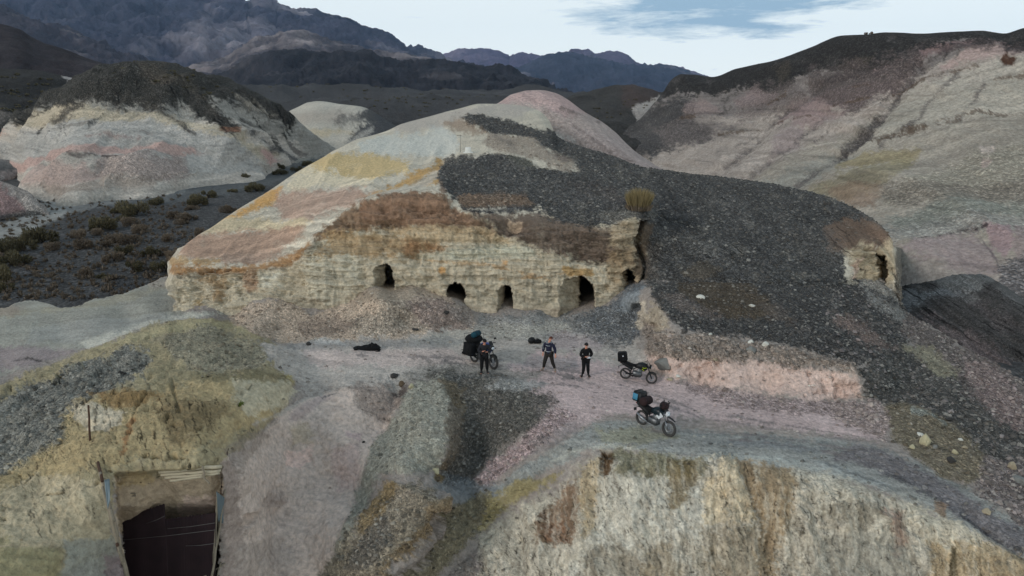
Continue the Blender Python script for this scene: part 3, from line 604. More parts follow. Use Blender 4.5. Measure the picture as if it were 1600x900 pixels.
s.area([(340,398),(420,395),(455,400),(410,414),(345,412)], (138,118,104), 4, 5, .7)
s.area([(262,398),(300,408),(345,402),(345,414),(262,418)], (138,116,82), 3, 4)
s.area([(262,414),(400,416),(450,402),(482,378),(492,385),(462,410),(440,420),(400,426),(262,430)], (128,98,62), 3, 5, g=1.85)
s.grain(-14, 90, 2.4, .30, [(262,360),(500,300),(700,240),(700,300),(480,400),(262,440)], 102)
# cliff beds
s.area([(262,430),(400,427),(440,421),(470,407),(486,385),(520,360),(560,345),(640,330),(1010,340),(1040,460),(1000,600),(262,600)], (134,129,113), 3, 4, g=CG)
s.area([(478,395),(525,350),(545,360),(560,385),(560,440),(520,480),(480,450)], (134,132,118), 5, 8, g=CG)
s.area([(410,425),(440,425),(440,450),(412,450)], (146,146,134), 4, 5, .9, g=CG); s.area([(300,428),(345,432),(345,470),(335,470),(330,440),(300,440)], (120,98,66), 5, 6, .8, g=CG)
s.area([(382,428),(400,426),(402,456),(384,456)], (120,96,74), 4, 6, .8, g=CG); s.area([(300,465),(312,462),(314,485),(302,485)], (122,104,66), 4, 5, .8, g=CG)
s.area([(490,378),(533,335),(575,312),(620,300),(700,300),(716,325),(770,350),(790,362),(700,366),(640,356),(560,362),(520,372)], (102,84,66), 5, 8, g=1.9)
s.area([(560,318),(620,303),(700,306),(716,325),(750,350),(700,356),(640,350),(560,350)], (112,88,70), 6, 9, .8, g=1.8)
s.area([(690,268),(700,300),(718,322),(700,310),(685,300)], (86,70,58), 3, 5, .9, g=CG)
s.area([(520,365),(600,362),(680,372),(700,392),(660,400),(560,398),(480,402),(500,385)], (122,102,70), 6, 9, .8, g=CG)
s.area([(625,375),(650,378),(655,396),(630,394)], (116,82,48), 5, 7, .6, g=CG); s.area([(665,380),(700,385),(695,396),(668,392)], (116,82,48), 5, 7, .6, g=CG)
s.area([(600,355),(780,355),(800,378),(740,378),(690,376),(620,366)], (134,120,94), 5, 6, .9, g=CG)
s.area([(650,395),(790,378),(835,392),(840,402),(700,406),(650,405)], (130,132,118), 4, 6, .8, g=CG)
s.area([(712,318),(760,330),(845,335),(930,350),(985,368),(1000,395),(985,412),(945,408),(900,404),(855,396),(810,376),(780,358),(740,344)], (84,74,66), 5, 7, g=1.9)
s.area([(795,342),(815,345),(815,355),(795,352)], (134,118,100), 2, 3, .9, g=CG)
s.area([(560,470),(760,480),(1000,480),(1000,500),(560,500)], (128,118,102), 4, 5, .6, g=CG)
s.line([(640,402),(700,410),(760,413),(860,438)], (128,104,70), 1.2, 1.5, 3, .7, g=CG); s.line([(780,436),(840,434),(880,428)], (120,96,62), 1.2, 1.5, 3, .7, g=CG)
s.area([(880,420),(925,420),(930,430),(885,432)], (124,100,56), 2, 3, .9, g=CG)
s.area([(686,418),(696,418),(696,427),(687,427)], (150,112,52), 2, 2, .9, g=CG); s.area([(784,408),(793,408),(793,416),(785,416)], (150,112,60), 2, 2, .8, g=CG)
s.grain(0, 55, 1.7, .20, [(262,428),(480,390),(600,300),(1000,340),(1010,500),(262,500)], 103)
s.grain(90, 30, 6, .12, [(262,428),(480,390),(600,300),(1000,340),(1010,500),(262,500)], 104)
# gravel cap
D = (63,65,67)
s.area([(715,180),(760,180),(800,190),(850,205),(900,222),(1000,252),(1133,268),(1273,290),(1349,320),(1400,360),(1420,380),(1390,390),(1350,386),(1318,390),(1318,450),(1500,500),(1500,700),(1010,700),(1012,520),(1010,450),(1008,348),(985,340),(965,350),(930,356),(880,346),(840,330),(720,326),(700,305),(690,285),(688,262),(700,246),(735,243),(790,246),(850,262),(905,272),(895,258),(870,244),(840,232),(800,218),(760,208),(728,198)], D, 3.5, 6, k=1)
s.area([(690,195),(715,185),(745,195),(765,208),(750,212),(710,208)], (122,108,94), 4, 5, .9)
s.area([(765,206),(830,214),(850,230),(885,250),(905,268),(880,272),(850,260),(820,245),(780,240),(755,225)], (126,118,108), 3, 4, k=.3)
s.area([(770,212),(800,218),(812,232),(780,225)], (96,90,84), 4, 5, .7); s.area([(795,248),(825,250),(845,268),(820,265)], (80,82,74), 4, 5, .7)
s.area([(845,228),(870,240),(890,250),(880,254),(855,242)], (92,84,80), 3, 4, .8)
s.area([(712,302),(760,306),(820,308),(835,322),(780,326),(715,320)], (110,92,76), 3, 4, .9)
s.area([(722,326),(800,324),(832,328),(800,334),(740,334)], (62,64,68), 3, 3, .9, k=.7)
s.area([(935,336),(970,330),(1000,335),(985,350),(960,352)], (104,104,100), 4, 6, .6)
s.area([(880,285),(960,300),(980,320),(900,300)], (66,60,60), 6, 9, .5)
# right end, brown crust over cream clay
s.area([(1285,362),(1320,346),(1365,348),(1390,375),(1392,388),(1350,392),(1320,396),(1300,390)], (92,76,64), 4, 6, .9, k=.12, g=1.8)
s.area([(1322,394),(1345,386),(1372,390),(1392,378),(1400,400),(1402,436),(1380,446),(1350,438),(1335,415)], (140,130,108), 6, 7, k=0, g=1.8)
s.area([(1399,340),(1430,340),(1430,700),(1399,700)], (96,92,84), 2, 2, k=.6)
s.area([(1335,405),(1350,400),(1345,440),(1335,430)], (150,130,120), 3, 4, .7, g=CG)
s.area([(958,352),(990,342),(1000,362),(985,395),(950,385)], (130,120,100), 4, 5, .9, k=.1, g=CG)
s.area([(950,385),(1000,385),(1000,440),(950,450)], (118,104,80), 5, 7, .8, k=0, g=CG)
s.area([(1000,345),(1020,352),(1014,400),(1008,440),(994,425),(998,380)], (70,60,50), 4, 5, .9, k=.2)
s.area([(1012,385),(1030,380),(1025,440),(1008,445)], (72,70,68), 4, 6, .7)
s.area([(1060,428),(1090,408),(1110,412),(1130,422),(1100,440)], (74,68,58), 4, 6, .7, k=.5)
s.area([(1070,370),(1100,375),(1150,395),(1120,400),(1080,385)], (88,90,90), 8, 12, .6); s.area([(1060,300),(1120,310),(1180,350),(1150,360),(1090,330)], (78,79,80), 12, 16, .6); s.area([(1180,330),(1260,350),(1320,400),(1290,420),(1230,380)], (76,76,76), 12, 16, .5); s.area([(1020,290),(1060,300),(1090,350),(1060,370),(1030,340)], (48,50,53), 10, 14, .6); s.area([(780,270),(860,285),(940,310),(900,330),(820,305),(760,300)], (74,76,78), 10, 14, .55)
s.area([(1040,440),(1500,440),(1500,500),(1040,500)], D, 3, 4, .3, k=1)
s.grain(48, 110, 11, .22, [(900,230),(1400,330),(1400,460),(1010,460),(960,350)], 106); s.grain(38, 60, 3.2, .7, [(1010,260),(1400,330),(1400,460),(1010,460)], 107, sharp=.45); s.grain(25, 40, 5, .14, [(1010,260),(1400,330),(1400,460),(1010,460)], 105)
s.c[cavem > .3] *= .9  # cave insides a little darker, shade put into the clay colour
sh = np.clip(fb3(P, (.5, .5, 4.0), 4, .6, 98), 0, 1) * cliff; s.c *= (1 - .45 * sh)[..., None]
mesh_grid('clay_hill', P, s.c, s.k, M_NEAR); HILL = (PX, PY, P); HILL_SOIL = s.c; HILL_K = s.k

# ---- the quarry floor, spoil cones, mounds and slopes in front ----
Zc = """
-150,520,-.5 -150,640,.2 0,478,-.4 0,530,-.4 0,575,-.4 100,478,-.3 100,520,-.4 200,457,-.3 200,500,-.3 270,434,-.2 270,480,-.1 -200,500,-.4
0,604,.5 60,582,.6 130,550,.7 200,524,.8 260,506,.8 330,496,.8 390,513,.8 430,547,.6 458,592,.25 330,540,1.5 200,580,1.7 100,620,1.6 300,610,2.0 400,600,1.3 432,645,.1 250,660,2.1 150,680,2.0 50,720,1.3 0,700,1.2 -150,750,1
350,680,1.5 395,690,.0 300,715,1.9 50,800,.8 130,800,.8 0,900,.2 120,900,-.8 160,760,1.4 -200,900,0 0,1020,-1 130,1020,-2.2
230,745,1.4 310,740,1.4 260,800,-.2 260,900,-2.6 260,1020,-5 375,735,.3 385,800,-1.4 375,900,-3.6 370,1020,-6
470,620,-.1 540,600,0 450,700,-1.6 540,690,-1.4 430,800,-3.2 500,800,-3.4 430,900,-4.9 500,900,-5.1 470,1020,-7
640,602,-.05 655,670,-.35 632,730,-.9 595,810,-2.2 552,890,-3.6 590,680,-1.5 560,770,-3.0 690,615,-.1 690,700,-.9 668,742,-1.6
740,640,-.8 740,700,-2.1 708,752,-2.7 790,612,-.1 820,640,-.2
612,765,-1.6 682,788,-1.6 645,845,-2.6 590,900,-3.6 712,805,-3.5 685,865,-4.4 620,960,-6
760,765,-2.6 820,735,-1.5 880,705,-.7 850,665,-.2
800,790,-3 860,760,-1.9 930,706,-.45
942,704,-.35 1020,708,-.2 1100,718,-.2 1200,728,-.2 1300,745,-.3 1400,778,-.5 1500,822,-.7 1600,870,-1 1720,930,-1.3
870,860,-3.8 800,900,-5.0 720,900,-5.3 945,800,-2.3 940,900,-4.2 1020,745,-.9 1020,800,-2.0 1020,900,-3.9 1110,755,-.9 1110,815,-2.0 1110,905,-3.8 1200,765,-.9 1200,820,-1.9 1200,900,-3.5 1300,785,-1.0 1300,840,-2.0 1300,920,-3.6 1400,815,-1.2 1400,870,-2.1 1400,950,-3.6 1500,870,-1.6 1500,920,-2.5 1600,970,-3.0 1720,1020,-3.2 1000,1020,-5.9 1300,1020,-5.3 800,1020,-7.4
600,560,0 740,560,0 860,580,0 915,585,0 1000,590,0 1050,620,0 1030,660,0 1150,660,0 1250,690,0 1350,700,-.1 760,592,0 900,525,.1 800,525,.1 850,500,.25 770,505,.2 600,540,.15 500,545,.1 480,570,0 700,585,0
360,502,.2 480,512,.2 430,532,.1 560,502,.9 640,502,.9 700,520,.2 940,503,.5 960,532,.15 540,520,.35
1020,582,0 1100,597,0 1200,617,0 1300,622,0 1345,624,0 1024,552,1.0 1060,563,1.05 1120,565,1.15 1200,573,1.1 1330,592,.85 1040,527,1.7 1100,530,1.8 1230,545,1.8 1320,560,1.5 1380,590,.4
1030,500,2.2 1100,480,2.7 1200,480,2.6 1300,500,2.2 1200,515,2.1 1100,510,2.15 1012,520,.6
1380,500,.1 1400,540,-.2 1400,600,-.3 1480,600,-.7 1560,650,-1 1600,600,-1.9 1600,700,-1.1 1440,650,-.05 1540,720,-.4 1420,700,-.15 1500,765,-.5 1600,815,-.8 1750,700,-2 1750,870,-1.2 1420,490,-.9 1500,542,-1.5 1800,760,-1.6
"""
ctrl = []
for q in Zc.split():
    a, b, c = map(float, q.split(',')); ctrl.append((a, b, YZ(b, c)))
ctrl += [(420,473,45.2),(455,485,44.9),(590,450,45.3),(640,450,45.3),(560,470,44.8),(515,490,44.7),(690,466,44.9),(712,472,45.3),(737,492,44.8),(789,484,45.6),(840,490,45.3),(901,489,45.8),
         (300,430,57),(400,435,52),(600,433,56),(712,441,58),(712,463,47.8),(789,474,47.5),(789,446,58),(850,450,55),(901,479,48),(901,450,57),(300,470,48.5),(985,449,46),(960,476,44.8),(1000,490,43.6),(987,438,49),
         (1010,440,45.6),(1066,440,44.8),(1133,440,44),(1200,440,43.8),(1273,443,45.4),(1345,440,49.6),(1373,440,51),(1385,468,48),(1340,480,44.5),
         (1750,640,35)]
ctrl = np.array(ctrl)
def tps_fit(xy, v, reg=2e-4):
    n = len(xy); r = np.hypot(*(xy[:, None] - xy[None]).transpose(2, 0, 1)) / 100
    K = r + 0.0; K = -K; K[np.diag_indices(n)] += reg
    K = np.where(r > 0, -r, 0) + .6 * np.where(r > 0, r**2 * np.log(r + 1e-9), 0) * 0 + np.eye(n) * 0
    K = np.where(r > 0, -np.sqrt(r * r + .02), -np.sqrt(.02))
    A = np.zeros((n + 3, n + 3)); A[:n, :n] = K; A[:n, n] = 1; A[:n, n + 1:] = xy / 100; A[n, :n] = 1; A[n + 1:, :n] = xy.T / 100
    return np.linalg.solve(A, np.concatenate([v, [0, 0, 0]]))
XY = ctrl[:, :2].copy(); WT = tps_fit(XY, 1 / ctrl[:, 2])
def tps(px, py):
    s = WT[-3] + WT[-2] * px / 100 + WT[-1] * py / 100
    for (a, b), w_ in zip(XY, WT): s = s - w_ * np.sqrt(((px - a)**2 + (py - b)**2) / 1e4 + .02)
    return 1 / np.clip(s, .012, .2)
# upper edge of this ground, where it passes under the hill or drops behind a bank
edge = [(-260,500),(-100,484),(0,482),(40,470),(70,474),(100,480),(150,468),(200,456),(235,443),(262,434),(275,438),(300,437),(1380,437),(1400,462),(1420,488),(1460,512),(1500,540),(1550,566),(1600,598),(1700,660),(1860,760)]
px = np.arange(-260, 1860, 1.5); e_ = np.array(edge, float)
et = pchip(e_[:, 0], e_[:, 1], px)
et = et + (fb2(px / 18, px * 0, 4, .6, 3) * 3 + fb2(px / 4, px * 0, 3, .6, 9) * .8) * ((px < 262) | (px > 1400))
v = np.concatenate([np.linspace(0, 1, 400)])
PX = np.repeat(px[None], 400, 0); PY = et[None] + (1040 - et[None]) * v[:, None]
Yd = tps(PX, PY)
P = world(PX, PY, Yd)
PXv, PYv = PX, PY
# sharpen edges and carve: each entry pushes ground outwards / inwards
n, _s = normals(P)
s1 = fb3(P, .35, 5, .55, 111); s2 = fb3(P, 1.6, 4, .6, 112)
benchm = sst(-30, 20, in_poly(PX, PY, [(470,545),(760,500),(960,535),(1010,580),(1340,625),(1500,760),(1600,830),(1600,868),(1350,755),(1100,712),(950,695),(850,660),(780,600),(600,590)]))
floorm = sst(-20, 20, in_poly(PX, PY, [(-260,470),(270,430),(270,490),(0,590),(-260,640)]))
facem = sst(-2, 34, in_poly(PX, PY, [(700,900),(800,800),(870,775),(930,712),(945,705),(1100,718),(1200,728),(1300,745),(1400,778),(1500,822),(1600,870),(1860,1000),(1860,1100),(700,1100)]))
bluffm = sst(-4, 6, in_poly(PX, PY, [(1018,556),(1100,562),(1200,568),(1270,575),(1335,588),(1348,620),(1300,622),(1200,616),(1100,596),(1020,578)]))
ledgem = sst(-4, 6, in_poly(PX, PY, [(1012,520),(1100,527),(1230,542),(1340,575),(1335,590),(1200,570),(1020,556)]))
moundm = sst(-10, 15, in_poly(PX, PY, [(-260,720),(0,606),(130,552),(250,508),(330,497),(400,515),(440,550),(460,600),(430,650),(380,720),(340,740),(180,780),(100,900),(-260,1000)]))
calm = np.clip(1 - benchm * .8 - floorm * .8, 0, 1)
d = s1 * .26 * calm + s2 * .07 * (calm + .3) + fb3(P, (.7, .7, .3), 5, .6, 110, True) * .13 * calm
rid = fb3(P, (.9, .25, .22), 5, .6, 113, True)                     # fluted scree face
d += facem * (rid * .24 + fb3(P, (2.5, 1.6, 1.4), 4, .6, 114) * .12 + fb3(P, (.30, .2, .12), 4, .5, 102, True) * .55 - np.clip(fb3(P, (.9, .9, .7), 5, .65, 103), 0, 1) * .45)
d += moundm * (np.clip(fb3(P, (.7, .3, .5), 5, .6, 115, True), -.4, 1) * .22)
d -= moundm * sst(.72, .9, fb3(P, (.8, .8, .35), 4, .6, 116, True)) * .25
d += bluffm * (fb3(P, (1.2, 1.2, .3), 4, .6, 117, True) * .16 - sst(.6, .9, fb3(P, (.5, .5, .4), 4, .6, 118, True)) * .35)
d += ledgem * (np.abs(fb3(P, 1.3, 4, .6, 119)) * .5)
# straight spurs on the slopes
S = Soil(PX, PY, (0, 0, 0))
def carve(pts, wd, soft, amt, wob=3):
    S.c[:] = 0; S.line(pts, (188, 188, 188), wd, soft, wob, 1, g=2); return np.clip(S.c[..., 0], 0, 1) * amt
d += carve([(612,752),(650,775),(684,790),(690,775)], 5, 12, .25); d += carve([(690,785),(680,830),(640,870),(600,900),(560,940)], 4, 9, .35) - carve([(705,800),(696,840),(655,880),(612,912),(575,955)], 4, 6, .45)
d += carve([(690,610),(700,650),(690,700),(668,745)], 10, 22, .35)
d -= carve([(620,598),(612,620),(600,640),(596,665)], 8, 12, .3)
d -= carve([(440,640),(480,615),(540,598),(600,590)], 1.5, 5, .10)
d += carve([(820,752),(780,780),(700,850),(640,905),(600,960)], 8, 25, .3)
d += carve([(1128,732),(1145,760),(1150,800),(1150,830)], 14, 16, .45, 6); d -= carve([(1165,745),(1180,790),(1200,850),(1205,900)], 7, 10, .3, 5)
d -= carve([(948,712),(945,740)], 5, 6, .3); d -= carve([(1512,800),(1560,840),(1600,868),(1700,915)], 6, 9, .25)
d += carve([(1345,700),(1420,715),(1500,765),(1600,815),(1700,860)], 2, 10, .05)
d -= carve([(235,610),(212,640),(210,660),(205,690)], 1, 2.5, .22, 2); d -= carve([(268,600),(276,632),(280,650)], 1, 2.5, .18, 2)
d -= carve([(1118,560),(1122,575)], 1, 2.5, .2); d -= carve([(1188,560),(1186,572)], 1, 2.5, .25, 1); d -= carve([(1262,568),(1266,600)], 1, 3, .22, 2); d -= carve([(1105,560),(1128,568)], 1, 2, .2, 1)
keep = np.clip(v[:, None] * 14, .2, 1)
P = push(P, d * keep)
# the dug trench with its retaining sheets
pit = sst(-2, 4, in_poly(PX + S.w2 * 3, PY, [(181,744),(250,736),(345,730),(346,760),(338,900),(338,1040),(205,1040),(192,900),(184,800)]))
ray = P - np.array([0, 0, CAMZ]); ray = ray / np.linalg.norm(ray, axis=-1, keepdims=True); P = P + ray * (pit * (.75 + np.clip(PY - 790, 0, 300) * .05))[..., None]
PF = P.copy()
# fold the far edge down
skirt = [P[0:1] + np.array([0, dy_, dz_]) for dy_, dz_ in ((7, -7), (4, -3), (1.6, -1.0), (.5, -.3))]
s = Soil(PX, PY, (118,113,110))
s.area([(-300,460),(0,474),(70,465),(200,450),(275,425),(290,490),(345,488),(250,508),(120,545),(0,590),(-300,640)], (122,124,118), 4, 6)
s.area([(-260,500),(0,482),(110,480),(215,455),(268,436),(268,452),(180,475),(0,497),(-260,520)], (126,124,110), 3, 4, .8)
s.area([(225,440),(270,432),(272,450),(240,455)], (134,128,120), 3, 4, .8, k=.6)
s.area([(-260,470),(0,476),(40,478),(30,492),(-260,500)], (120,110,100), 3, 4, .7)
s.area([(130,535),(180,515),(240,500),(300,488),(345,490),(300,500),(200,525),(140,548)], (158,160,152), 3, 4, .8)
s.area([(50,515),(130,500),(260,490),(270,500),(150,530),(40,540)], (120,124,124), 4, 5, .6)
s.area([(-60,540),(60,540),(120,550),(40,575),(-60,590)], (112,104,108), 4, 5, .9)
s.grain(-4, 90, 3.5, .16, [(-260,470),(275,430),(275,500),(0,590),(-260,620)], 121)
s.line([(20,566),(45,560),(78,566)], (40,38,38), 1.6, 2, 2, .9)  # dark crevice, its shade painted on as a line
# left mound
s.area([(-300,720),(0,604),(130,549),(250,505),(330,494),(400,512),(444,550),(462,600),(440,640),(385,700),(345,740),(345,760),(180,760),(170,860),(100,900),(0,1040),(-300,1040)], (126,118,90), 2.5, 4)
s.area([(-300,690),(0,622),(90,580),(200,552),(240,560),(232,590),(190,612),(130,640),(105,690),(0,748),(-300,800)], (100,102,98), 5, 9, k=.5)
s.area([(140,548),(250,510),(330,498),(395,518),(300,520),(200,540)], (138,132,100), 3, 5, .8)
s.area([(250,530),(320,515),(390,530),(430,560),(400,590),(330,590),(270,560)], (112,110,96), 6, 9, .8, k=.4)
s.area([(300,590),(400,580),(450,590),(400,605),(320,610)], (100,94,68), 4, 7, .8)
s.area([(100,648),(150,625),(250,612),(320,602),(400,600),(455,605),(440,650),(350,690),(250,720),(180,735),(120,750),(60,790),(0,810),(0,752),(60,712),(100,690)], (138,124,88), 5, 9)
s.area([(115,640),(150,636),(198,645),(192,670),(165,680),(140,675),(118,660)], (158,150,130), 3, 6)
s.area([(140,622),(240,612),(255,620),(200,640),(160,636)], (112,88,46), 4, 6, .8)
s.area([(198,665),(214,650),(216,672),(200,715),(188,722),(192,690)], (128,92,52), 3, 5, .85)
s.area([(250,640),(290,625),(345,632),(352,650),(320,670),(270,690),(255,672)], (96,82,54), 7, 10, .7)
s.area([(360,600),(450,596),(462,612),(440,640),(390,650),(362,630)], (150,145,124), 4, 6, .9)
s.area([(440,560),(455,575),(462,600),(450,596),(436,575)], (140,128,60), 2, 3, .8)
s.area([(0,770),(60,745),(170,755),(180,800),(172,850),(110,850),(60,870),(0,880)], (146,138,114), 5, 8, .9)
s.area([(100,850),(130,838),(172,840),(190,900),(190,960),(80,960),(90,900)], (116,120,114), 5, 7, .9); s.area([(165,872),(190,870),(195,910),(160,910)], (108,92,98), 4, 6, .7)
s.area([(0,860),(90,870),(80,960),(0,1000),(-300,1040),(-300,850)], (120,116,84), 5, 8, .8)
s.line([(0,868),(50,866),(80,855)], (150,138,112), 2, 2, 3, .8)
s.grain(-62, 40, 4, .18, [(0,600),(330,500),(460,600),(340,740),(160,760),(100,900),(0,900)], 122)
s.grain(78, 30, 3, .9, [(20,740),(200,600),(345,620),(340,740),(170,800),(60,860)], 123, sharp=.36)
s.grain(-52, 16, 3.4, 1.0, [(-50,680),(60,590),(240,560),(200,620),(110,680),(0,750)], 124, sharp=.3)
# trench back wall
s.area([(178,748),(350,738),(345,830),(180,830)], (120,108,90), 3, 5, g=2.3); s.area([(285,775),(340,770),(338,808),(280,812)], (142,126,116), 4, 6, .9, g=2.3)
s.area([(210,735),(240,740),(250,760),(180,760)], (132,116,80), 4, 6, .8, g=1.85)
# slope right of the trench
s.area([(350,720),(470,622),(570,596),(625,600),(620,640),(590,690),(575,740),(560,790),(525,860),(500,1040),(350,1040)], (158,147,141), 4, 6)
s.area([(345,735),(365,715),(380,800),(370,1040),(345,1040)], (120,110,106), 4, 6, .8)
s.area([(445,708),(470,702),(490,694),(488,718),(470,732),(450,725)], (172,152,146), 2.5, 5, .9)
s.area([(450,665),(480,662),(490,690),(455,700)], (134,126,106), 5, 7, .6)
s.area([(520,695),(560,690),(570,735),(560,770),(530,770),(518,720)], (152,136,134), 4, 6, .8); s.area([(540,675),(565,680),(560,690),(540,690)], (150,132,134), 3, 4, .8)
s.area([(410,772),(445,770),(450,790),(420,795)], (138,128,124), 3, 5, .8); s.area([(395,860),(455,858),(460,880),(400,890)], (134,126,122), 3, 6, .7)
s.area([(360,850),(450,830),(470,900),(360,960)], (136,128,124), 5, 9, .6)
s.area([(350,700),(400,665),(420,680),(370,740)], (112,104,98), 5, 7, .6)
s.area([(462,640),(500,615),(520,620),(480,645),(455,660)], (136,124,124), 3, 5, .8); s.line([(390,665),(440,645),(480,620),(560,592),(620,580)], (134,132,128), 2, 2.5, 3, .8)
s.line([(478,610),(500,598),(508,604)], (78,70,76), 2, 2, 3, .7, k=.5); s.line([(504,620),(522,614)], (66,70,74), 1.2, 1.2, 1.5, .8)
s.area([(540,600),(600,590),(625,592),(640,605),(618,640),(606,658),(585,655),(560,640)], (94,86,82), 6, 8, .7, k=.3)
s.area([(615,588),(640,600),(632,616),(612,612)], (62,56,54), 4, 4, .8)
# spoil cones against the cliff
s.area([(355,495),(385,478),(420,467),(450,474),(485,494),(520,480),(560,452),(600,444),(650,444),(695,458),(715,476),(738,490),(752,510),(740,532),(640,535),(540,536),(440,538),(400,520)], (150,136,121), 3, 5, k=.45)
s.area([(575,448),(620,446),(660,448),(640,470),(600,475),(560,470)], (122,113,100), 5, 6, .8, k=.2)
s.area([(560,480),(640,468),(680,480),(700,500),(640,525),(560,525),(530,510)], (126,121,112), 9, 12, .6, k=.8)
s.area([(640,470),(690,462),(740,495),(730,520),(680,520),(650,500)], (114,100,98), 6, 8, .7, k=.7)
s.area([(460,505),(520,490),(560,500),(540,525),(480,530)], (120,108,98), 4, 7, .8, k=.5)
s.area([(700,478),(722,478),(745,500),(740,515),(715,500)], (124,116,112), 4, 5, .8)
s.grain(-38, 40, 3.4, .16, [(440,540),(560,450),(700,450),(700,530)], 125)
# work bench floor
s.area([(400,540),(560,533),(740,515),(780,495),(960,495),(1000,530),(1020,580),(960,600),(760,600),(600,600),(480,610),(450,590)], (140,137,134), 5, 8, k=.1)
s.area([(740,490),(880,488),(960,500),(950,530),(820,530),(740,525)], (110,114,116), 5, 8, .8, k=.5)
s.area([(640,532),(740,512),(860,505),(920,505),(900,520),(780,530),(680,545)], (140,140,134), 3, 5, .7)
s.area([(490,532),(530,532),(540,540),(495,542)], (150,154,156), 2, 3, .8); s.area([(470,545),(700,545),(740,565),(640,575),(480,570)], (154,143,141), 4, 6, .9)
s.area([(440,538),(560,535),(700,528),(740,532),(700,542),(560,546),(450,550)], (100,104,108), 3, 5, .6)
s.area([(780,575),(850,550),(880,555),(1000,575),(1060,598),(1200,622),(1340,628),(1390,668),(1370,690),(1200,668),(1050,650),(940,650),(860,690),(790,735),(750,762),(735,755),(810,690),(845,650),(820,605)], (152,137,139), 4, 8, k=.1)
s.area([(860,520),(960,525),(940,545),(860,545)], (126,118,122), 4, 5, .8)
s.area([(640,575),(760,570),(860,582),(830,600),(720,600),(600,600)], (112,112,110), 4, 7, .9, k=.2)
s.area([(800,560),(900,560),(900,574),(820,580)], (106,108,112), 3, 5, .6)
s.area([(1060,592),(1200,617),(1340,628),(1380,655),(1280,648),(1180,640),(1080,615)], (124,112,114), 3, 6, .8, k=.7)
s.area([(930,665),(960,655),(1100,672),(1250,682),(1350,690),(1450,725),(1600,815),(1860,935),(1860,1000),(1600,872),(1500,825),(1400,780),(1300,746),(1200,730),(1100,719),(1000,704),(930,700),(860,735),(800,780),(760,770),(850,705)], (112,117,117), 4, 7, k=.15)
s.area([(1000,708),(1100,712),(1200,712),(1290,728),(1370,760),(1330,752),(1200,730),(1100,722),(1000,712)], (134,142,142), 3, 4, .8)
s.area([(1100,690),(1200,685),(1290,700),(1280,708),(1180,698)], (84,92,100), 3, 5, .6); s.area([(1260,715),(1340,735),(1400,765),(1380,770),(1300,740)], (120,128,130), 3, 4, .7)
s.area([(930,672),(990,668),(1060,682),(1000,692),(940,690)], (112,114,98), 4, 5, .8); s.line([(860,722),(900,705),(950,696),(1000,704)], (142,146,140), 2.5, 3, 3, .7)
s.area([(1340,690),(1400,712),(1450,735),(1520,780),(1600,828),(1860,950),(1860,990),(1600,868),(1540,832),(1450,775),(1380,735),(1300,715)], (92,91,97), 4, 5, .9, k=.35)
s.line([(1390,740),(1450,770),(1520,815),(1600,860)], (66,68,74), 3, 4, 4, .7, k=.5); s.line([(1290,722),(1340,742),(1400,768)], (70,78,84), 1.6, 2, 3, .6)
s.line([(1080,678),(1180,680),(1290,692)], (78,88,94), 1.5, 2, 3, .5); s.line([(1000,655),(1090,662),(1150,668)], (150,140,142), 2, 3, 3, .4)
s.grain(6, 110, 3.2, .16, [(450,540),(1000,520),(1400,640),(1600,820),(1600,870),(1100,720),(780,720),(760,600),(450,600)], 126)
s.grain(4, 200, 7, .12, [(450,540),(1000,520),(1400,640),(1600,820),(1600,870),(1100,720),(780,720),(760,600),(450,600)], 127)
for q in ([(1390,690),(1250,668),(1100,645),(1000,610),(900,580),(800,566),(700,560),(560,556)], [(1390,697),(1250,676),(1100,654),(990,618),(890,588),(790,573),(690,567)], [(1600,826),(1480,764),(1380,712),(1260,690),(1140,676),(1020,672)], [(1600,838),(1480,775),(1380,722),(1260,699),(1140,685)], [(1030,645),(960,620),(900,604),(820,596)], [(1010,598),(940,590),(860,592),(800,600)]):
    s.line(q, (98,95,97), .8, 1.0, 3, .75)
# grey talus in the gully
s.area([(955,478),(980,446),(1005,444),(1008,520),(990,540),(940,530),(900,500)], (84,92,100), 4, 7, .95, k=.6); s.area([(975,462),(1005,450),(1005,475),(970,490)], (104,114,122), 4, 5, .8, k=.1)
s.area([(880,500),(940,488),(990,500),(1000,540),(960,548),(900,520)], (98,102,106), 4, 8, .7, k=.9)
s.area([(1002,462),(1012,470),(1020,500),(1008,520),(994,520),(1000,500)], (140,134,122), 2.5, 4, .9, g=2.3)
# pale spur and its dark flank
s.area([(640,590),(690,585),(760,592),(820,600),(860,625),(850,660),(810,690),(770,730),(745,760),(700,755),(668,745),(690,700)], (70,71,68), 10, 12, .9, k=.8)
s.area([(650,592),(690,596),(705,620),(706,660),(690,700),(672,745),(640,740),(600,745),(570,800),(530,900),(500,1040),(440,1040),(520,870),(560,780),(580,720),(598,670),(620,635)], (118,120,112), 4, 6, k=.35)
s.area([(690,600),(722,608),(725,650),(712,700),(690,735),(676,735),(694,690),(702,640)], (94,84,66), 4, 7, .85, k=.4)
s.area([(700,640),(720,640),(715,700),(690,725)], (94,90,84), 4, 6, .7)
s.area([(790,592),(830,590),(860,600),(815,612),(760,606)], (128,132,134), 3, 4, .8); s.line([(700,590),(780,588),(850,600)], (72,76,78), 2, 2.5, 4, .7)
s.area([(740,750),(790,710),(840,665),(870,640),(900,650),(850,690),(800,735),(760,768)], (134,118,121), 3, 6, .9, k=.7)
s.area([(830,690),(890,660),(910,665),(870,700),(830,715)], (104,100,102), 4, 6, .7)
s.area([(668,748),(700,740),(760,758),(790,770),(740,790),(700,790)], (96,104,110), 4, 6, .9)
s.area([(672,744),(690,746),(688,756),(674,756)], (92,78,44), 2, 2, .9)
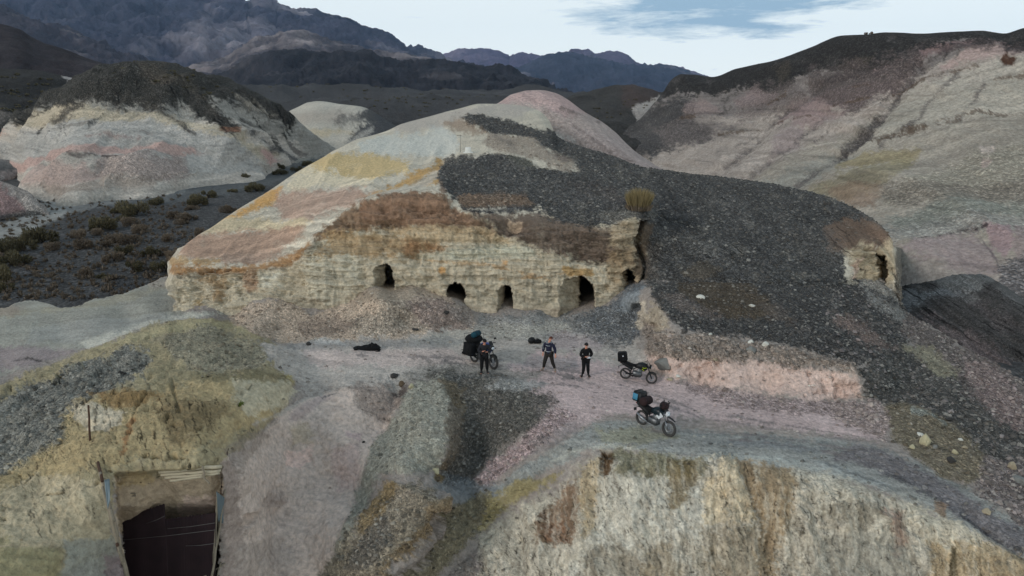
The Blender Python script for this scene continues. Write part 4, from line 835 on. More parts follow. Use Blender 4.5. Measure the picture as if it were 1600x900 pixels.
s.area([(610,750),(650,755),(690,785),(660,840),(600,900),(560,1000),(480,1040),(500,900),(560,820),(590,780)], (106,100,86), 6, 8, .9, k=.6)
s.area([(610,752),(628,754),(600,800),(570,840),(560,830),(590,780)], (110,94,60), 3, 5, .8); s.area([(560,840),(600,810),(620,830),(590,880),(540,890)], (76,76,74), 5, 8, .7, k=.8)
s.area([(670,788),(690,785),(688,810),(650,850),(600,895),(590,890),(640,840),(665,812)], (112,94,64), 4, 6, .7)
s.line([(700,800),(694,830),(655,872),(612,905),(575,945)], (60,54,44), 2, 2.5, 3, .7)
s.area([(700,795),(760,770),(800,790),(760,830),(700,880),(640,930),(580,1000),(560,980),(640,890),(690,840)], (98,94,74), 4, 8, .9, k=.4)
s.area([(745,830),(770,780),(830,745),(880,735),(870,752),(800,790),(760,830)], (120,112,72), 4, 7, .9)
s.area([(720,880),(800,850),(900,860),(930,1040),(640,1040)], (114,108,104), 6, 10, .9, k=.4); s.area([(740,870),(790,850),(790,900),(750,910)], (130,116,114), 5, 7, .6)
# front face
s.area([(750,840),(800,795),(870,765),(930,712),(945,705),(1100,718),(1200,728),(1300,745),(1400,778),(1500,822),(1600,870),(1860,1000),(1860,1100),(780,1100)], (142,139,127), 10, 10, .95, k=.2, g=1.85)
s.area([(925,750),(960,735),(1000,745),(1100,740),(1120,790),(1100,840),(1000,860),(960,900),(900,900),(915,830)], (154,155,147), 10, 14, .85, k=.12, g=1.8)
s.area([(850,800),(870,772),(905,742),(912,780),(908,840),(870,862),(845,850)], (92,68,46), 7, 11, .85, k=.12, g=1.85); s.area([(855,820),(880,815),(885,850),(858,850)], (100,66,42), 4, 6, .5, g=1.85)
s.area([(905,735),(925,722),(945,715),(940,750),(930,830),(912,850),(910,780)], (142,128,100), 4, 6, .9, g=1.85)
s.area([(938,706),(962,708),(962,730),(948,748),(940,735)], (72,50,22), 3, 4, .95, g=1.85)
s.area([(960,706),(1100,716),(1105,740),(1060,750),(1000,748),(965,744)], (100,98,76), 4, 7, .9, g=1.85)
s.area([(1048,720),(1095,718),(1088,750),(1060,800),(1045,800)], (98,84,50), 5, 7, .8, g=1.85)
s.area([(1100,750),(1122,728),(1148,722),(1160,750),(1178,790),(1180,815),(1100,820),(1095,790)], (162,152,128), 3, 7, .95, k=.1, g=1.85)
s.area([(1150,722),(1230,730),(1250,760),(1235,800),(1215,860),(1200,900),(1180,900),(1185,830),(1165,760)], (116,98,68), 7, 11, .8, k=.1, g=1.85)
s.area([(1240,740),(1290,748),(1380,790),(1420,830),(1400,870),(1330,840),(1270,800)], (146,144,132), 5, 10, .8, g=1.8)
s.area([(1290,790),(1340,790),(1370,800),(1350,830),(1300,815)], (92,90,80), 4, 8, .7, g=1.85); s.area([(1380,800),(1410,800),(1420,850),(1400,870),(1390,830)], (124,98,86), 4, 7, .7, g=1.85)
s.area([(1280,840),(1400,840),(1440,880),(1450,1000),(1260,1000),(1270,880)], (104,106,100), 9, 14, .7, k=.12, g=1.8)
s.area([(1420,790),(1500,820),(1560,860),(1500,870),(1440,850),(1410,820)], (152,148,132), 4, 8, .8, g=1.8)
s.area([(1450,850),(1560,850),(1700,920),(1700,1040),(1460,1040)], (136,122,94), 5, 9, .9, g=1.8)
s.area([(1485,852),(1495,855),(1493,900),(1484,900)], (70,64,44), 2.5, 4, .8, g=1.8); s.area([(1460,782),(1480,788),(1475,808),(1462,800)], (100,82,64), 3, 5, .8, g=1.8)
s.area([(920,850),(960,845),(1010,870),(990,1000),(900,1000)], (116,112,100), 6, 10, .8, k=.12, g=1.8)
s.area([(1000,860),(1050,850),(1060,900),(1060,1000),(990,1000),(995,900)], (112,102,80), 8, 12, .7, k=.12, g=1.8); s.area([(1100,830),(1180,830),(1200,1000),(1080,1000)], (118,110,92), 9, 14, .7, k=.12, g=1.8)
FC = [(750,850),(940,705),(1100,716),(1300,745),(1600,870),(1700,930),(1700,1040),(700,1040)]
s.grain(84, 45, 4.5, .30, FC, 128); s.grain(96, 20, 2.5, .20, FC, 129); s.grain(80, 14, 2.2, 1.0, FC, 139, sharp=.42); s.grain(88, 60, 5, .55, FC, 130, tint=(172,170,158)); s.grain(80, 26, 4, .5, FC, 136, tint=(84,76,60))
# bluff beside the parked motorcycles
s.area([(1010,552),(1100,560),(1200,566),(1270,574),(1340,590),(1352,622),(1300,624),(1200,618),(1100,598),(1015,580)], (152,134,128), 5, 7, .9, k=.1, g=2.1)
s.grain(0, 40, 3, .12, [(1010,552),(1340,585),(1350,622),(1015,582)], 131)
s.area([(1010,495),(1030,505),(1060,522),(1150,528),(1240,543),(1340,565),(1345,590),(1270,574),(1200,568),(1100,560),(1012,554)], (112,104,98), 3, 6, .95, k=.55, g=1.8)
s.area([(1018,470),(1035,480),(1050,515),(1030,520),(1012,500)], (126,118,104), 3, 5, .9, k=.2, g=1.85)
D2 = (57,59,61)
s.area([(1012,436),(1420,436),(1440,500),(1400,560),(1345,570),(1300,558),(1240,542),(1150,528),(1070,520),(1040,490),(1020,465)], D2, 3, 5, .97, k=1)
s.area([(1056,432),(1100,424),(1145,432),(1185,455),(1215,480),(1215,497),(1140,497),(1100,484),(1085,470),(1060,462)], (66,59,49), 3, 5, .95, k=.45)
s.grain(0, 50, 2.5, .18, [(1056,432),(1145,432),(1215,480),(1215,497),(1100,484)], 132)
s.area([(1035,460),(1060,460),(1085,478),(1130,492),(1120,500),(1060,485)], (90,84,82), 4, 7, .8, k=1)
s.area([(1185,470),(1215,478),(1245,500),(1240,512),(1200,498)], (78,72,68), 4, 7, .7, k=.6)
s.area([(1298,495),(1330,485),(1370,520),(1395,545),(1370,545),(1330,525),(1302,510)], (108,94,90), 4, 8, .85, k=.6)
s.area([(1345,445),(1380,470),(1420,490),(1500,540),(1490,560),(1430,520),(1400,500),(1360,470)], (108,110,110), 3, 6, .8, k=.5)
s.area([(1340,436),(1420,436),(1420,480),(1385,465),(1350,445)], (122,122,118), 3, 5, .9)
# right-hand slopes
s.area([(1380,560),(1420,545),(1500,560),(1600,640),(1860,790),(1860,900),(1600,800),(1545,725),(1460,650),(1390,635),(1345,622),(1345,580)], (62,64,64), 4, 8, .95, k=.9)
s.area([(1420,488),(1500,535),(1600,590),(1860,760),(1860,820),(1600,680),(1510,620),(1460,560),(1410,520)], (88,82,82), 4, 8, .9, k=.9)
s.area([(1500,568),(1540,570),(1600,612),(1600,680),(1560,670),(1515,610)], (118,104,105), 4, 7, .85, k=1)
s.area([(1410,545),(1450,545),(1500,580),(1500,600),(1450,575)], (118,116,98), 3, 6, .8, k=.4)
s.area([(1380,640),(1400,632),(1450,645),(1500,675),(1540,710),(1552,745),(1510,760),(1470,745),(1430,718),(1395,690)], (98,92,76), 3, 5, .95, k=.6)
s.line([(1425,645),(1455,650),(1475,665)], (110,122,122), 1.5, 2, 2, .7)
s.area([(1300,628),(1370,625),(1390,660),(1385,690),(1350,672),(1300,655)], (132,120,120), 3, 6, .9, k=.9)
s.area([(1540,715),(1600,720),(1860,840),(1860,900),(1600,822),(1520,770)], (106,99,100), 4, 7, .9, k=1)
s.grain(-60, 50, 5, .16, [(560,780),(640,600),(830,600),(700,760),(560,900)], 135); s.grain(38, 40, 4, .18, [(1400,500),(1600,600),(1600,760),(1350,580)], 133)
s.blotch(40, .09, 8); s.blotch(14, .07, 9)
c = np.concatenate([np.repeat(s.c[0:1], 4, 0), s.c]); k = np.concatenate([np.repeat(s.k[0:1], 4, 0), s.k])
mesh_grid('ground', np.concatenate(skirt + [P]), c, k, M_NEAR); GROUND_K = s.k; G_SOIL = s.c
def ground(px_, py_):
    """surface point of the quarry ground met by a line of sight"""
    j = int(round((px_ + 260) / 1.5)); j = min(max(j, 0), PXv.shape[1] - 1)
    i = int(round((py_ - et[j]) / (1040 - et[j]) * 399)); i = min(max(i, 0), 399)
    return Vector(PF[i, j])
def on(grid, px_, py_):
    """nearest surface point (first sheet row in front) of another landform"""
    GX, GY, GP = grid
    r0 = GP.shape[0]; d = (GX - px_)**2 + (GY - py_)**2 + 1e3 * (np.arange(r0)[:, None] < 10)
    i, j = np.unravel_index(np.argmin(d), d.shape); return Vector(GP[i, j])
# =====================================================================
# THINGS
# =====================================================================
def flat_mat(name, col, rough=.7, metal=0.0, vary=.25, sc=8., spec=.3, emit=None):
    m, t, b = new_mat(name); n = t.nodes; l = t.links
    b.inputs['Roughness'].default_value = rough; b.inputs['Metallic'].default_value = metal; b.inputs['Specular IOR Level'].default_value = spec
    tc = n.new('ShaderNodeTexCoord'); nz = n.new('ShaderNodeTexNoise'); nz.inputs['Scale'].default_value = sc; nz.inputs['Detail'].default_value = 5
    l.new(tc.outputs['Object'], nz.inputs['Vector'])
    rp = n.new('ShaderNodeMix'); rp.data_type = 'RGBA'; c = lin(col)
    rp.inputs['A'].default_value = (*(c * (1 - vary)), 1); rp.inputs['B'].default_value = (*np.minimum(c * (1 + vary), .9), 1)
    l.new(nz.outputs['Fac'], rp.inputs['Factor']); l.new(rp.outputs['Result'], b.inputs['Base Color'])
    return m
class MB:
    def __init__(s): s.v = []; s.f = []
    def add(s, v, f):
        o = len(s.v); s.v += [tuple(q) for q in v]; s.f += [tuple(i + o for i in q) for q in f]; return s
    def box(s, c, sz, rot=None, taper=1.0, bev=.12):
        """chamfered box, top can be narrower"""
        hx, hy, hz = sz[0] / 2, sz[1] / 2, sz[2] / 2; b = min(hx, hy, hz) * bev; v = []
        for z, k in ((-hz, b), (-hz + b, 0), (hz - b, 0), (hz, b)):
            q = 1 + (taper - 1) * (z + hz) / (2 * hz)
            X, Y = (hx - k) * q, (hy - k) * q; B = b
            for x, y in ((-X + B, -Y), (X - B, -Y), (X, -Y + B), (X, Y - B), (X - B, Y), (-X + B, Y), (-X, Y - B), (-X, -Y + B)): v.append(Vector((x, y, z)))
        if rot: v = [rot @ q for q in v]
        v = [q + Vector(c) for q in v]; f = []
        for k in range(3):
            for i in range(8): j = (i + 1) % 8; f.append((k * 8 + i, k * 8 + j, k * 8 + 8 + j, k * 8 + 8 + i))
        f.append(tuple(range(7, -1, -1))); f.append(tuple(range(24, 32)))
        return s.add(v, f)
    def tube(s, pts, r, n=8, cap=True):
        pts = [Vector(p) for p in pts]; rs = r if isinstance(r, (list, tuple)) else [r] * len(pts)
        v = []; up = Vector((0, 0, 1))
        for i, p in enumerate(pts):
            d = (pts[min(i + 1, len(pts) - 1)] - pts[max(i - 1, 0)]).normalized()
            a = d.cross(up if abs(d.dot(up)) < .95 else Vector((0, 1, 0))).normalized(); b = d.cross(a)
            for k in range(n): t_ = 2 * math.pi * k / n; v.append(p + (a * math.cos(t_) + b * math.sin(t_)) * rs[i])
        f = []
        for i in range(len(pts) - 1):
            for k in range(n): j = (k + 1) % n; f.append((i * n + k, i * n + j, (i + 1) * n + j, (i + 1) * n + k))
        if cap: f.append(tuple(range(n - 1, -1, -1))); f.append(tuple((len(pts) - 1) * n + k for k in range(n)))
        return s.add(v, f)
    def torus(s, c, R_, r, n=28, m=8, wide=1.0):
        v = []; f = []
        for i in range(n):
            a = 2 * math.pi * i / n
            for k in range(m):
                b = 2 * math.pi * k / m; q = R_ + r * math.cos(b)
                v.append((c[0] + q * math.cos(a), c[1] + r * wide * math.sin(b), c[2] + q * math.sin(a)))
        for i in range(n):
            for k in range(m): f.append((i * m + k, ((i + 1) % n) * m + k, ((i + 1) % n) * m + (k + 1) % m, i * m + (k + 1) % m))
        return s.add(v, f)
    def blob(s, c, r, n=10, m=7, rot=None, jit=0, seed=0):
        q = random.Random(seed); v = []; f = []
        for i in range(m + 1):
            for k in range(n):
                a = math.pi * i / m; b = 2 * math.pi * k / n; j = 1 + q.uniform(-jit, jit) * (0 < i < m)
                p = Vector((r[0] * math.sin(a) * math.cos(b), r[1] * math.sin(a) * math.sin(b), r[2] * math.cos(a))) * j
                if rot: p = rot @ p
                v.append(p + Vector(c))
        for i in range(m):
            for k in range(n): f.append((i * n + k, (i + 1) * n + k, (i + 1) * n + (k + 1) % n, i * n + (k + 1) % n))
        return s.add(v, f)
    def loftx(s, secs, n=12):
        """sections along x: (x, zc, half width y, half height z)"""
        v = []; f = []
        for x, zc, wy, hz in secs:
            for k in range(n):
                a = 2 * math.pi * k / n; v.append((x, wy * math.copysign(abs(math.cos(a))**.8, math.cos(a)), zc + hz * math.copysign(abs(math.sin(a))**.8, math.sin(a))))
        for i in range(len(secs) - 1):
            for k in range(n): j = (k + 1) % n; f.append((i * n + k, i * n + j, (i + 1) * n + j, (i + 1) * n + k))
        f.append(tuple(range(n - 1, -1, -1))); f.append(tuple((len(secs) - 1) * n + k for k in range(n)))
        return s.add(v, f)
    def mesh(s, name, mat, smooth=True):
        me = bpy.data.meshes.new(name); me.from_pydata(s.v, [], s.f); me.validate()
        if smooth: me.polygons.foreach_set('use_smooth', [True] * len(me.polygons))
        me.materials.append(mat); return me
    def build(s, name, mat, parent=None, smooth=True, loc=None):
        o = bpy.data.objects.new(name, s.mesh(name, mat, smooth)); COL.objects.link(o); o.parent = parent
        if loc is not None: o.location = loc
        return o
def thing(name, label, cat, loc=(0, 0, 0), rz=0, group=None, tilt=None):
    o = bpy.data.objects.new(name, None); COL.objects.link(o); o.location = loc; o.rotation_euler = (0, 0, rz)
    if tilt: o.rotation_euler = tilt
    o['label'] = label; o['category'] = cat; o.empty_display_size = .2
    if group: o['group'] = group
    return o
def tag(o, label, cat, group=None):
    o['label'] = label; o['category'] = cat
    if group: o['group'] = group
    return o

# ---- loose rubble: thousands of stones nobody could count ----
def rubble(name, PX_, PY_, P_, K_, count, s0, s1, gain, tones, seed, mat, expo=2.2):
    q = np.random.RandomState(seed)
    r, c = P_.shape[:2]; wgt = (K_[:r, :c]**1.5).reshape(-1)
    inside = ((PX_ > -30) & (PX_ < 1630) & (PY_ > 100) & (PY_ < 930)).reshape(-1); wgt = wgt * inside
    # the density follows true area, so far stones are not crowded together
    A = np.linalg.norm(np.cross(np.gradient(P_, axis=1), np.gradient(P_, axis=0)), axis=-1).reshape(-1); wgt = wgt * np.minimum(A, np.percentile(A, 97)); wgt /= wgt.sum()
    i = q.choice(r * c, count, p=wgt); base = P_.reshape(-1, 3)[i]
    sz = s0 + (s1 - s0) * q.rand(count)**(expo * 2.5)
    oc = np.array([(1,0,0),(-1,0,0),(0,1,0),(0,-1,0),(0,0,1),(0,0,-1),(.6,.6,.5),(-.6,-.5,.55)], float)
    v0 = np.array([(1,0,-.2),(.35,.9,-.1),(-.7,.6,0),(-.9,-.4,-.1),(0,-1,-.15),(.5,.1,.8),(-.4,-.1,.7)], float)
    f0 = [(0,1,5),(1,2,6),(1,6,5),(2,3,6),(3,4,6),(4,0,5),(4,5,6)]
    v = v0[None] * (1 + q.uniform(-.3, .3, (count, 7, 3))); an = q.rand(count) * 6.28; ca, sa = np.cos(an), np.sin(an)
    vx = v[..., 0] * ca[:, None] - v[..., 1] * sa[:, None]; vy = v[..., 0] * sa[:, None] + v[..., 1] * ca[:, None]
    v = np.stack([vx, vy * q.uniform(.6, 1, (count, 1)), v[..., 2] * q.uniform(.5, .95, (count, 1))], -1) * sz[:, None, None] + base[:, None] + np.stack([q.uniform(-.04, .04, count), q.uniform(-.04, .04, count), 0 * sz], -1)[:, None]
    V = v.reshape(-1, 3); Fi = (np.array(f0)[None] + (np.arange(count) * 7)[:, None, None]).reshape(-1, 3)
    me = bpy.data.meshes.new(name); me.vertices.add(len(V)); me.vertices.foreach_set('co', V.reshape(-1).astype(np.float32))
    me.loops.add(Fi.size); me.loops.foreach_set('vertex_index', Fi.reshape(-1).astype(np.int32)); me.polygons.add(len(Fi)); me.polygons.foreach_set('loop_start', np.arange(0, Fi.size, 3, dtype=np.int32)); me.update(calc_edges=True)
    return me, i, count, V
def put_rubble(name, PX_, PY_, P_, soil, K_, count, s0, s1, seed, tones, mix=.55):
    me, i, cnt, V = rubble(name, PX_, PY_, P_, K_, count, s0, s1, 1, tones, seed, None)
    q = np.random.RandomState(seed + 1); t_ = lin(np.array(tones))[q.randint(0, len(tones), cnt)] * 1.7
    base = soil.reshape(-1, 3)[i]; lum = base @ np.array([.25, .6, .15]); base = (lum[:, None] + (base - lum[:, None]) * .76) * np.array([1.11, 1.0, .88])
    c = base * (1 - mix) + t_ * mix; c = c * q.uniform(.6, 1.45, (cnt, 1))
    cc = np.ones((cnt, 7, 4), np.float32); cc[..., :3] = np.clip(c, .01, .75)[:, None]
    a = me.attributes.new('soil', 'FLOAT_COLOR', 'POINT'); a.data.foreach_set('color', cc.reshape(-1))
    a = me.attributes.new('stony', 'FLOAT', 'POINT'); a.data.foreach_set('value', np.zeros(cnt * 7, np.float32))
    me.materials.append(M_NEAR); o = bpy.data.objects.new(name, me); COL.objects.link(o); o['kind'] = 'stuff'; return o
TN = [(52,54,58),(60,58,56),(78,76,74),(104,102,98),(46,46,48),(66,66,66),(58,60,62),(140,136,128),(86,78,70)]
put_rubble('loose_stones', PXv, PYv, PF, G_SOIL, np.clip(GROUND_K + .02, 0, 1) * (1 - floorm * .7) * (1 - facem * .8), 60000, .02, .15, 5, TN, .4)
HK = np.clip(HILL_K, 0, 1) * (HILL[0] > 600); HK[:18] = 0
put_rubble('gravel', HILL[0], HILL[1], HILL[2], HILL_SOIL, HK, 62000, .03, .21, 6, TN, .28)
TP = [(150,144,136),(120,112,106),(96,90,86),(140,130,128),(80,76,74)]
put_rubble('rockfall', PXv, PYv, PF, G_SOIL, np.clip(sst(.55, .9, GROUND_K), 0, 1) * (PXv > 1290) + .6 * sst(-8, 6, in_poly(PXv, PYv, [(1012,520),(1240,543),(1345,570),(1345,640),(1300,640),(1100,606),(1012,590),(1012,580),(1200,618),(1300,622),(1200,570),(1020,556)])) + .5 * sst(-5, 10, in_poly(PXv, PYv, [(745,750),(790,710),(860,660),(890,660),(850,690),(770,760)])), 8000, .03, .21, 8, TP, .35)
# single boulders
rock_m = {k: flat_mat('boulder_' + k, c, .92, 0, .3, 3) for k, c in dict(white=(200,198,188), cream=(176,168,138), grey=(120,120,116), dark=(58,56,54), brown=(92,78,62), tan=(158,146,124)).items()}
def boulder(px_, py_, r, kind, label, seed, sq=(1, .9, .75), G=None):
    p = G or ground(px_, py_); q = random.Random(seed)
    v = []; ico = bpy.data.meshes.new('boulder')
    import bmesh
    bm = bmesh.new(); bmesh.ops.create_icosphere(bm, subdivisions=3, radius=1)
    pts = np.array([w_.co[:] for w_ in bm.verts]) + seed * 3.1
    d = fb3(pts, .9, 4, .55, seed) * .42 + fb3(pts, 3.5, 3, .6, seed) * .10
    cuts = [Vector((q.uniform(-1, 1), q.uniform(-1, 1), q.uniform(-1, 1))).normalized() for _ in range(6)]
    for w_, dd in zip(bm.verts, d):
        c = w_.co * (1 + dd)
        for k in cuts:
            e = c.dot(k) - .72
            if e > 0: c = c - k * e * .85
        w_.co = Vector((c.x * sq[0], c.y * sq[1], c.z * sq[2])) * r
    bm.to_mesh(ico); bm.free(); ico.materials.append(rock_m[kind])
    o = bpy.data.objects.new('boulder', ico); COL.objects.link(o); o.location = p + Vector((0, 0, r * sq[2] * .35)); o.rotation_euler = (0, 0, q.uniform(0, 6))
    tag(o, label, 'boulder'); return o
BL = [
 (1094,467,.27,'white','white boulder lying at the foot of the brown patch on the gravel slope',1,(1.2,.9,.6)),
 (1176,476,.16,'white','small white rock on the right side of the brown patch on the slope',2,(1.2,.9,.7)),
 (1446,694,.26,'cream','largest cream rounded boulder on the olive rubble right of the pink bluff',3,(1,.9,1.1)),
 (1438,679,.15,'white','flat white stone just above the largest cream boulder',4,(1.3,1,.5)),
 (1425,700,.12,'cream','pale rounded stone left of the largest cream boulder',5,(1,1,.9)),
 (1461,701,.11,'grey','small greyish stone touching the right side of the largest cream boulder',6,(1,1,.9)),
 (1492,709,.14,'cream','upright cream stone lowest on the olive rubble patch',7,(.8,.9,1.1)),
 (1501,688,.10,'white','pale stone on the upper edge of the olive rubble patch',8,(1.2,.9,.7)),
 (1506,703,.10,'tan','small tan stone right of the upright cream stone',9,(1.2,.9,.7)),
 (1484,722,.18,'dark','dark angular rock in the lower olive rubble',10,(1.3,.9,.7)),
 (1591,756,.27,'grey','big grey angular boulder at the right edge above the track',11,(1.2,1,.8)),
 (1578,735,.20,'tan','tan block leaning above the grey boulder at the right edge',12,(1,.9,1.1)),
 (1541,801,.16,'tan','pinkish tan block beside the lower track at the right',13,(1,.9,.8)),
 (1481,659,.14,'dark','dark rock at the top edge of the olive rubble patch',14,(1.4,1,.7)),
 (1172,553,.24,'grey','big grey rock sitting on the rim of the pink bluff',15,(1.2,.9,.8)),
 (1172,540,.17,'white','pale block behind the big grey rock on the bluff rim',16,(1,.9,.9)),
 (1196,548,.19,'white','white block on the rim of the bluff nearest its tall crack',17,(1,.9,.9)),
 (1118,563,.16,'tan','flat tan slab jutting from the bluff rim',18,(1.5,.9,.45)),
 (1110,528,.11,'white','small white stone at the left end of the bluff rim',19,(1.1,.9,.7)),
 (1036,572,.40,'grey','low grey rounded rock behind the yellow-striped motorcycle',20,(1.3,.9,.9)),
 (1046,592,.14,'tan','pale broken rock beside the front wheel of the yellow-striped motorcycle',21,(1.3,1,.6)),
 (1060,588,.12,'white','small white rock at the foot of the bluff beyond the motorcycle',22,(1.1,1,.7)),
 (643,604,.16,'cream','round cream stone at the top of the pale grey spur',23,(1,1,.95)),
 (616,587,.20,'dark','dark rock at the head of the gully below the black pile',24,(1.2,1,.8)),
 (628,598,.18,'brown','brown crumbly rock between the dark rock and the round cream stone',25,(.9,1,.9)),
 (675,745,.19,'cream','cream stone on the narrow saddle below the pale spur',26,(.9,.9,1)),
 (680,755,.15,'brown','mossy brown rock under the cream stone on the saddle',27,(1.4,.9,.5)),
 (698,489,.20,'dark','dark rock lying on the spoil cone below the second cave',28,(1.2,1,.7)),
 (483,540,.16,'dark','single black stone at the foot of the left spoil cone',29,(1.1,1,.8)),
 (649,517,.17,'dark','dark stone at the foot of the middle spoil cone',30,(1.5,1,.5)),
 (691,556,.06,'dark','tiny dark stone on the floor left of the loaded blue motorcycle',31,(1.4,1,.5)),
 (568,693,.08,'dark','small dark stone on the pink slope left of the pale spur',32,(1.3,1,.7)),
]
for a in BL[:30] + BL[31:]: boulder(*a)

# ---- shrubs ----
def twig_mat(name, c1, c2):
    m, t, b = new_mat(name); n = t.nodes; l = t.links
    b.inputs['Roughness'].default_value = .9; b.inputs['Specular IOR Level'].default_value = .1
    at = n.new('ShaderNodeAttribute'); at.attribute_name = 'tone'
    oi = n.new('ShaderNodeObjectInfo'); ad = n.new('ShaderNodeMath'); ad.operation = 'MULTIPLY_ADD'; ad.inputs[1].default_value = .5; l.new(oi.outputs['Random'], ad.inputs[0]); 
    hm_ = n.new('ShaderNodeMath'); hm_.operation = 'MULTIPLY'; hm_.inputs[1].default_value = .7; l.new(at.outputs['Fac'], hm_.inputs[0]); l.new(hm_.outputs[0], ad.inputs[2])
    mx = n.new('ShaderNodeMix'); mx.data_type = 'RGBA'; mx.inputs['A'].default_value = (*lin(c1), 1); mx.inputs['B'].default_value = (*lin(c2), 1)
    l.new(ad.outputs[0], mx.inputs['Factor']); l.new(mx.outputs['Result'], b.inputs['Base Color']); return m
B_OLIVE = twig_mat('olive_leaves', (56,54,42), (116,108,84)); B_BROWN = twig_mat('dry_twigs', (74,66,58), (138,124,108)); B_YEL = twig_mat('yellow_grass', (104,92,64), (166,150,112)); B_GREEN = twig_mat('green_leaves', (70,84,44), (128,142,74)); B_WOOD = flat_mat('stem', (70,60,50), .9)
def shrub_mesh(seed, n, rx, rz, leaf, mat, upright=.5, lobes=8):
    """rounded desert shrub: many thin leafy twigs, in lobes with gaps between"""
    q = np.random.RandomState(seed); L_ = [(q.uniform(-.72, .72) * rx, q.uniform(-.72, .72) * rx, q.uniform(.22, .58) * rz, q.uniform(.2, .5)) for _ in range(lobes)]
    V = []; Fc = []; T = []
    for i in range(n):
        lx, ly, lz, lr = L_[q.randint(lobes)]
        d = q.normal(size=3); d /= np.linalg.norm(d); rr_ = q.rand()**.33
        p = np.array([lx + d[0] * lr * rx * rr_, ly + d[1] * lr * rx * rr_, max(.02, lz + d[2] * lr * rz * rr_)])
        o = np.array([p[0] * .6, p[1] * .6, 0.0]); ax = p - o; ax = ax / (np.linalg.norm(ax) + 1e-6); ax = ax * upright + q.normal(size=3) * (1 - upright) * .8; ax /= np.linalg.norm(ax)
        sd_ = np.cross(ax, q.normal(size=3)); sd_ /= np.linalg.norm(sd_) + 1e-6
        ln = leaf * q.uniform(.6, 1.5); wd = ln * .22; k = len(V)
        V += [p - sd_ * wd, p + sd_ * wd, p + ax * ln + sd_ * wd * .6, p + ax * ln * 1.15 - sd_ * wd * .5]; Fc.append((k, k + 1, k + 2, k + 3))
        tn = q.rand(); T += [tn] * 4
    me = bpy.data.meshes.new('foliage'); me.from_pydata([tuple(map(float, a)) for a in V], [], Fc)
    a = me.attributes.new('tone', 'FLOAT', 'POINT'); a.data.foreach_set('value', np.array(T, np.float32)); me.materials.append(mat); return me
def stem_mesh(seed, rx, rz):
    q = random.Random(seed); b = MB()
    for i in range(7):
        a = q.uniform(0, 6.28); r = q.uniform(.25, .6) * rx
        b.tube([(0, 0, -.05), (math.cos(a) * r * .4, math.sin(a) * r * .4, rz * .3), (math.cos(a) * r, math.sin(a) * r, rz * .6)], [.05, .035, .015], 5)
    return b.mesh('stem', B_WOOD)
KINDS = {'olive': [shrub_mesh(s_, 2600, 1.0, .9, .11, B_OLIVE, .6) for s_ in (1, 2, 3)], 'brown': [shrub_mesh(s_, 2000, 1.0, .85, .12, B_BROWN, .65) for s_ in (4, 5, 6)]}
STEM = stem_mesh(3, .9, .8)
def valley_point(px_, py_):
    d = np.abs(VPX - px_) + np.abs(VPY - py_); i, j = np.unravel_index(np.argmin(d), d.shape); return Vector(VALLEY[i, j])
VPX, VPY = unworld(VALLEY); _bad = VALLEY[..., 1] < 45; VPX = np.where(_bad, 1e6, VPX)
def shrub(px_, py_, w_, h_, kind, label, group='shrubs on the dark gravel valley floor', P0=None, name='shrub', cat='shrub'):
    """w_, h_: width and height as they measure on the ground in metres"""
    p = P0 or valley_point(px_, py_)
    t = thing(name, label, cat, p, random.uniform(0, 6.28), group); m = KINDS[kind][random.randrange(3)]
    f = bpy.data.objects.new('foliage', m); COL.objects.link(f); f.parent = t; f.scale = (w_ / 2.1, w_ / 2.1, h_ / 1.0)
    st = bpy.data.objects.new('stem', STEM); COL.objects.link(st); st.parent = t; st.scale = (w_ / 2.3, w_ / 2.3, h_ / 1.1)
    return t
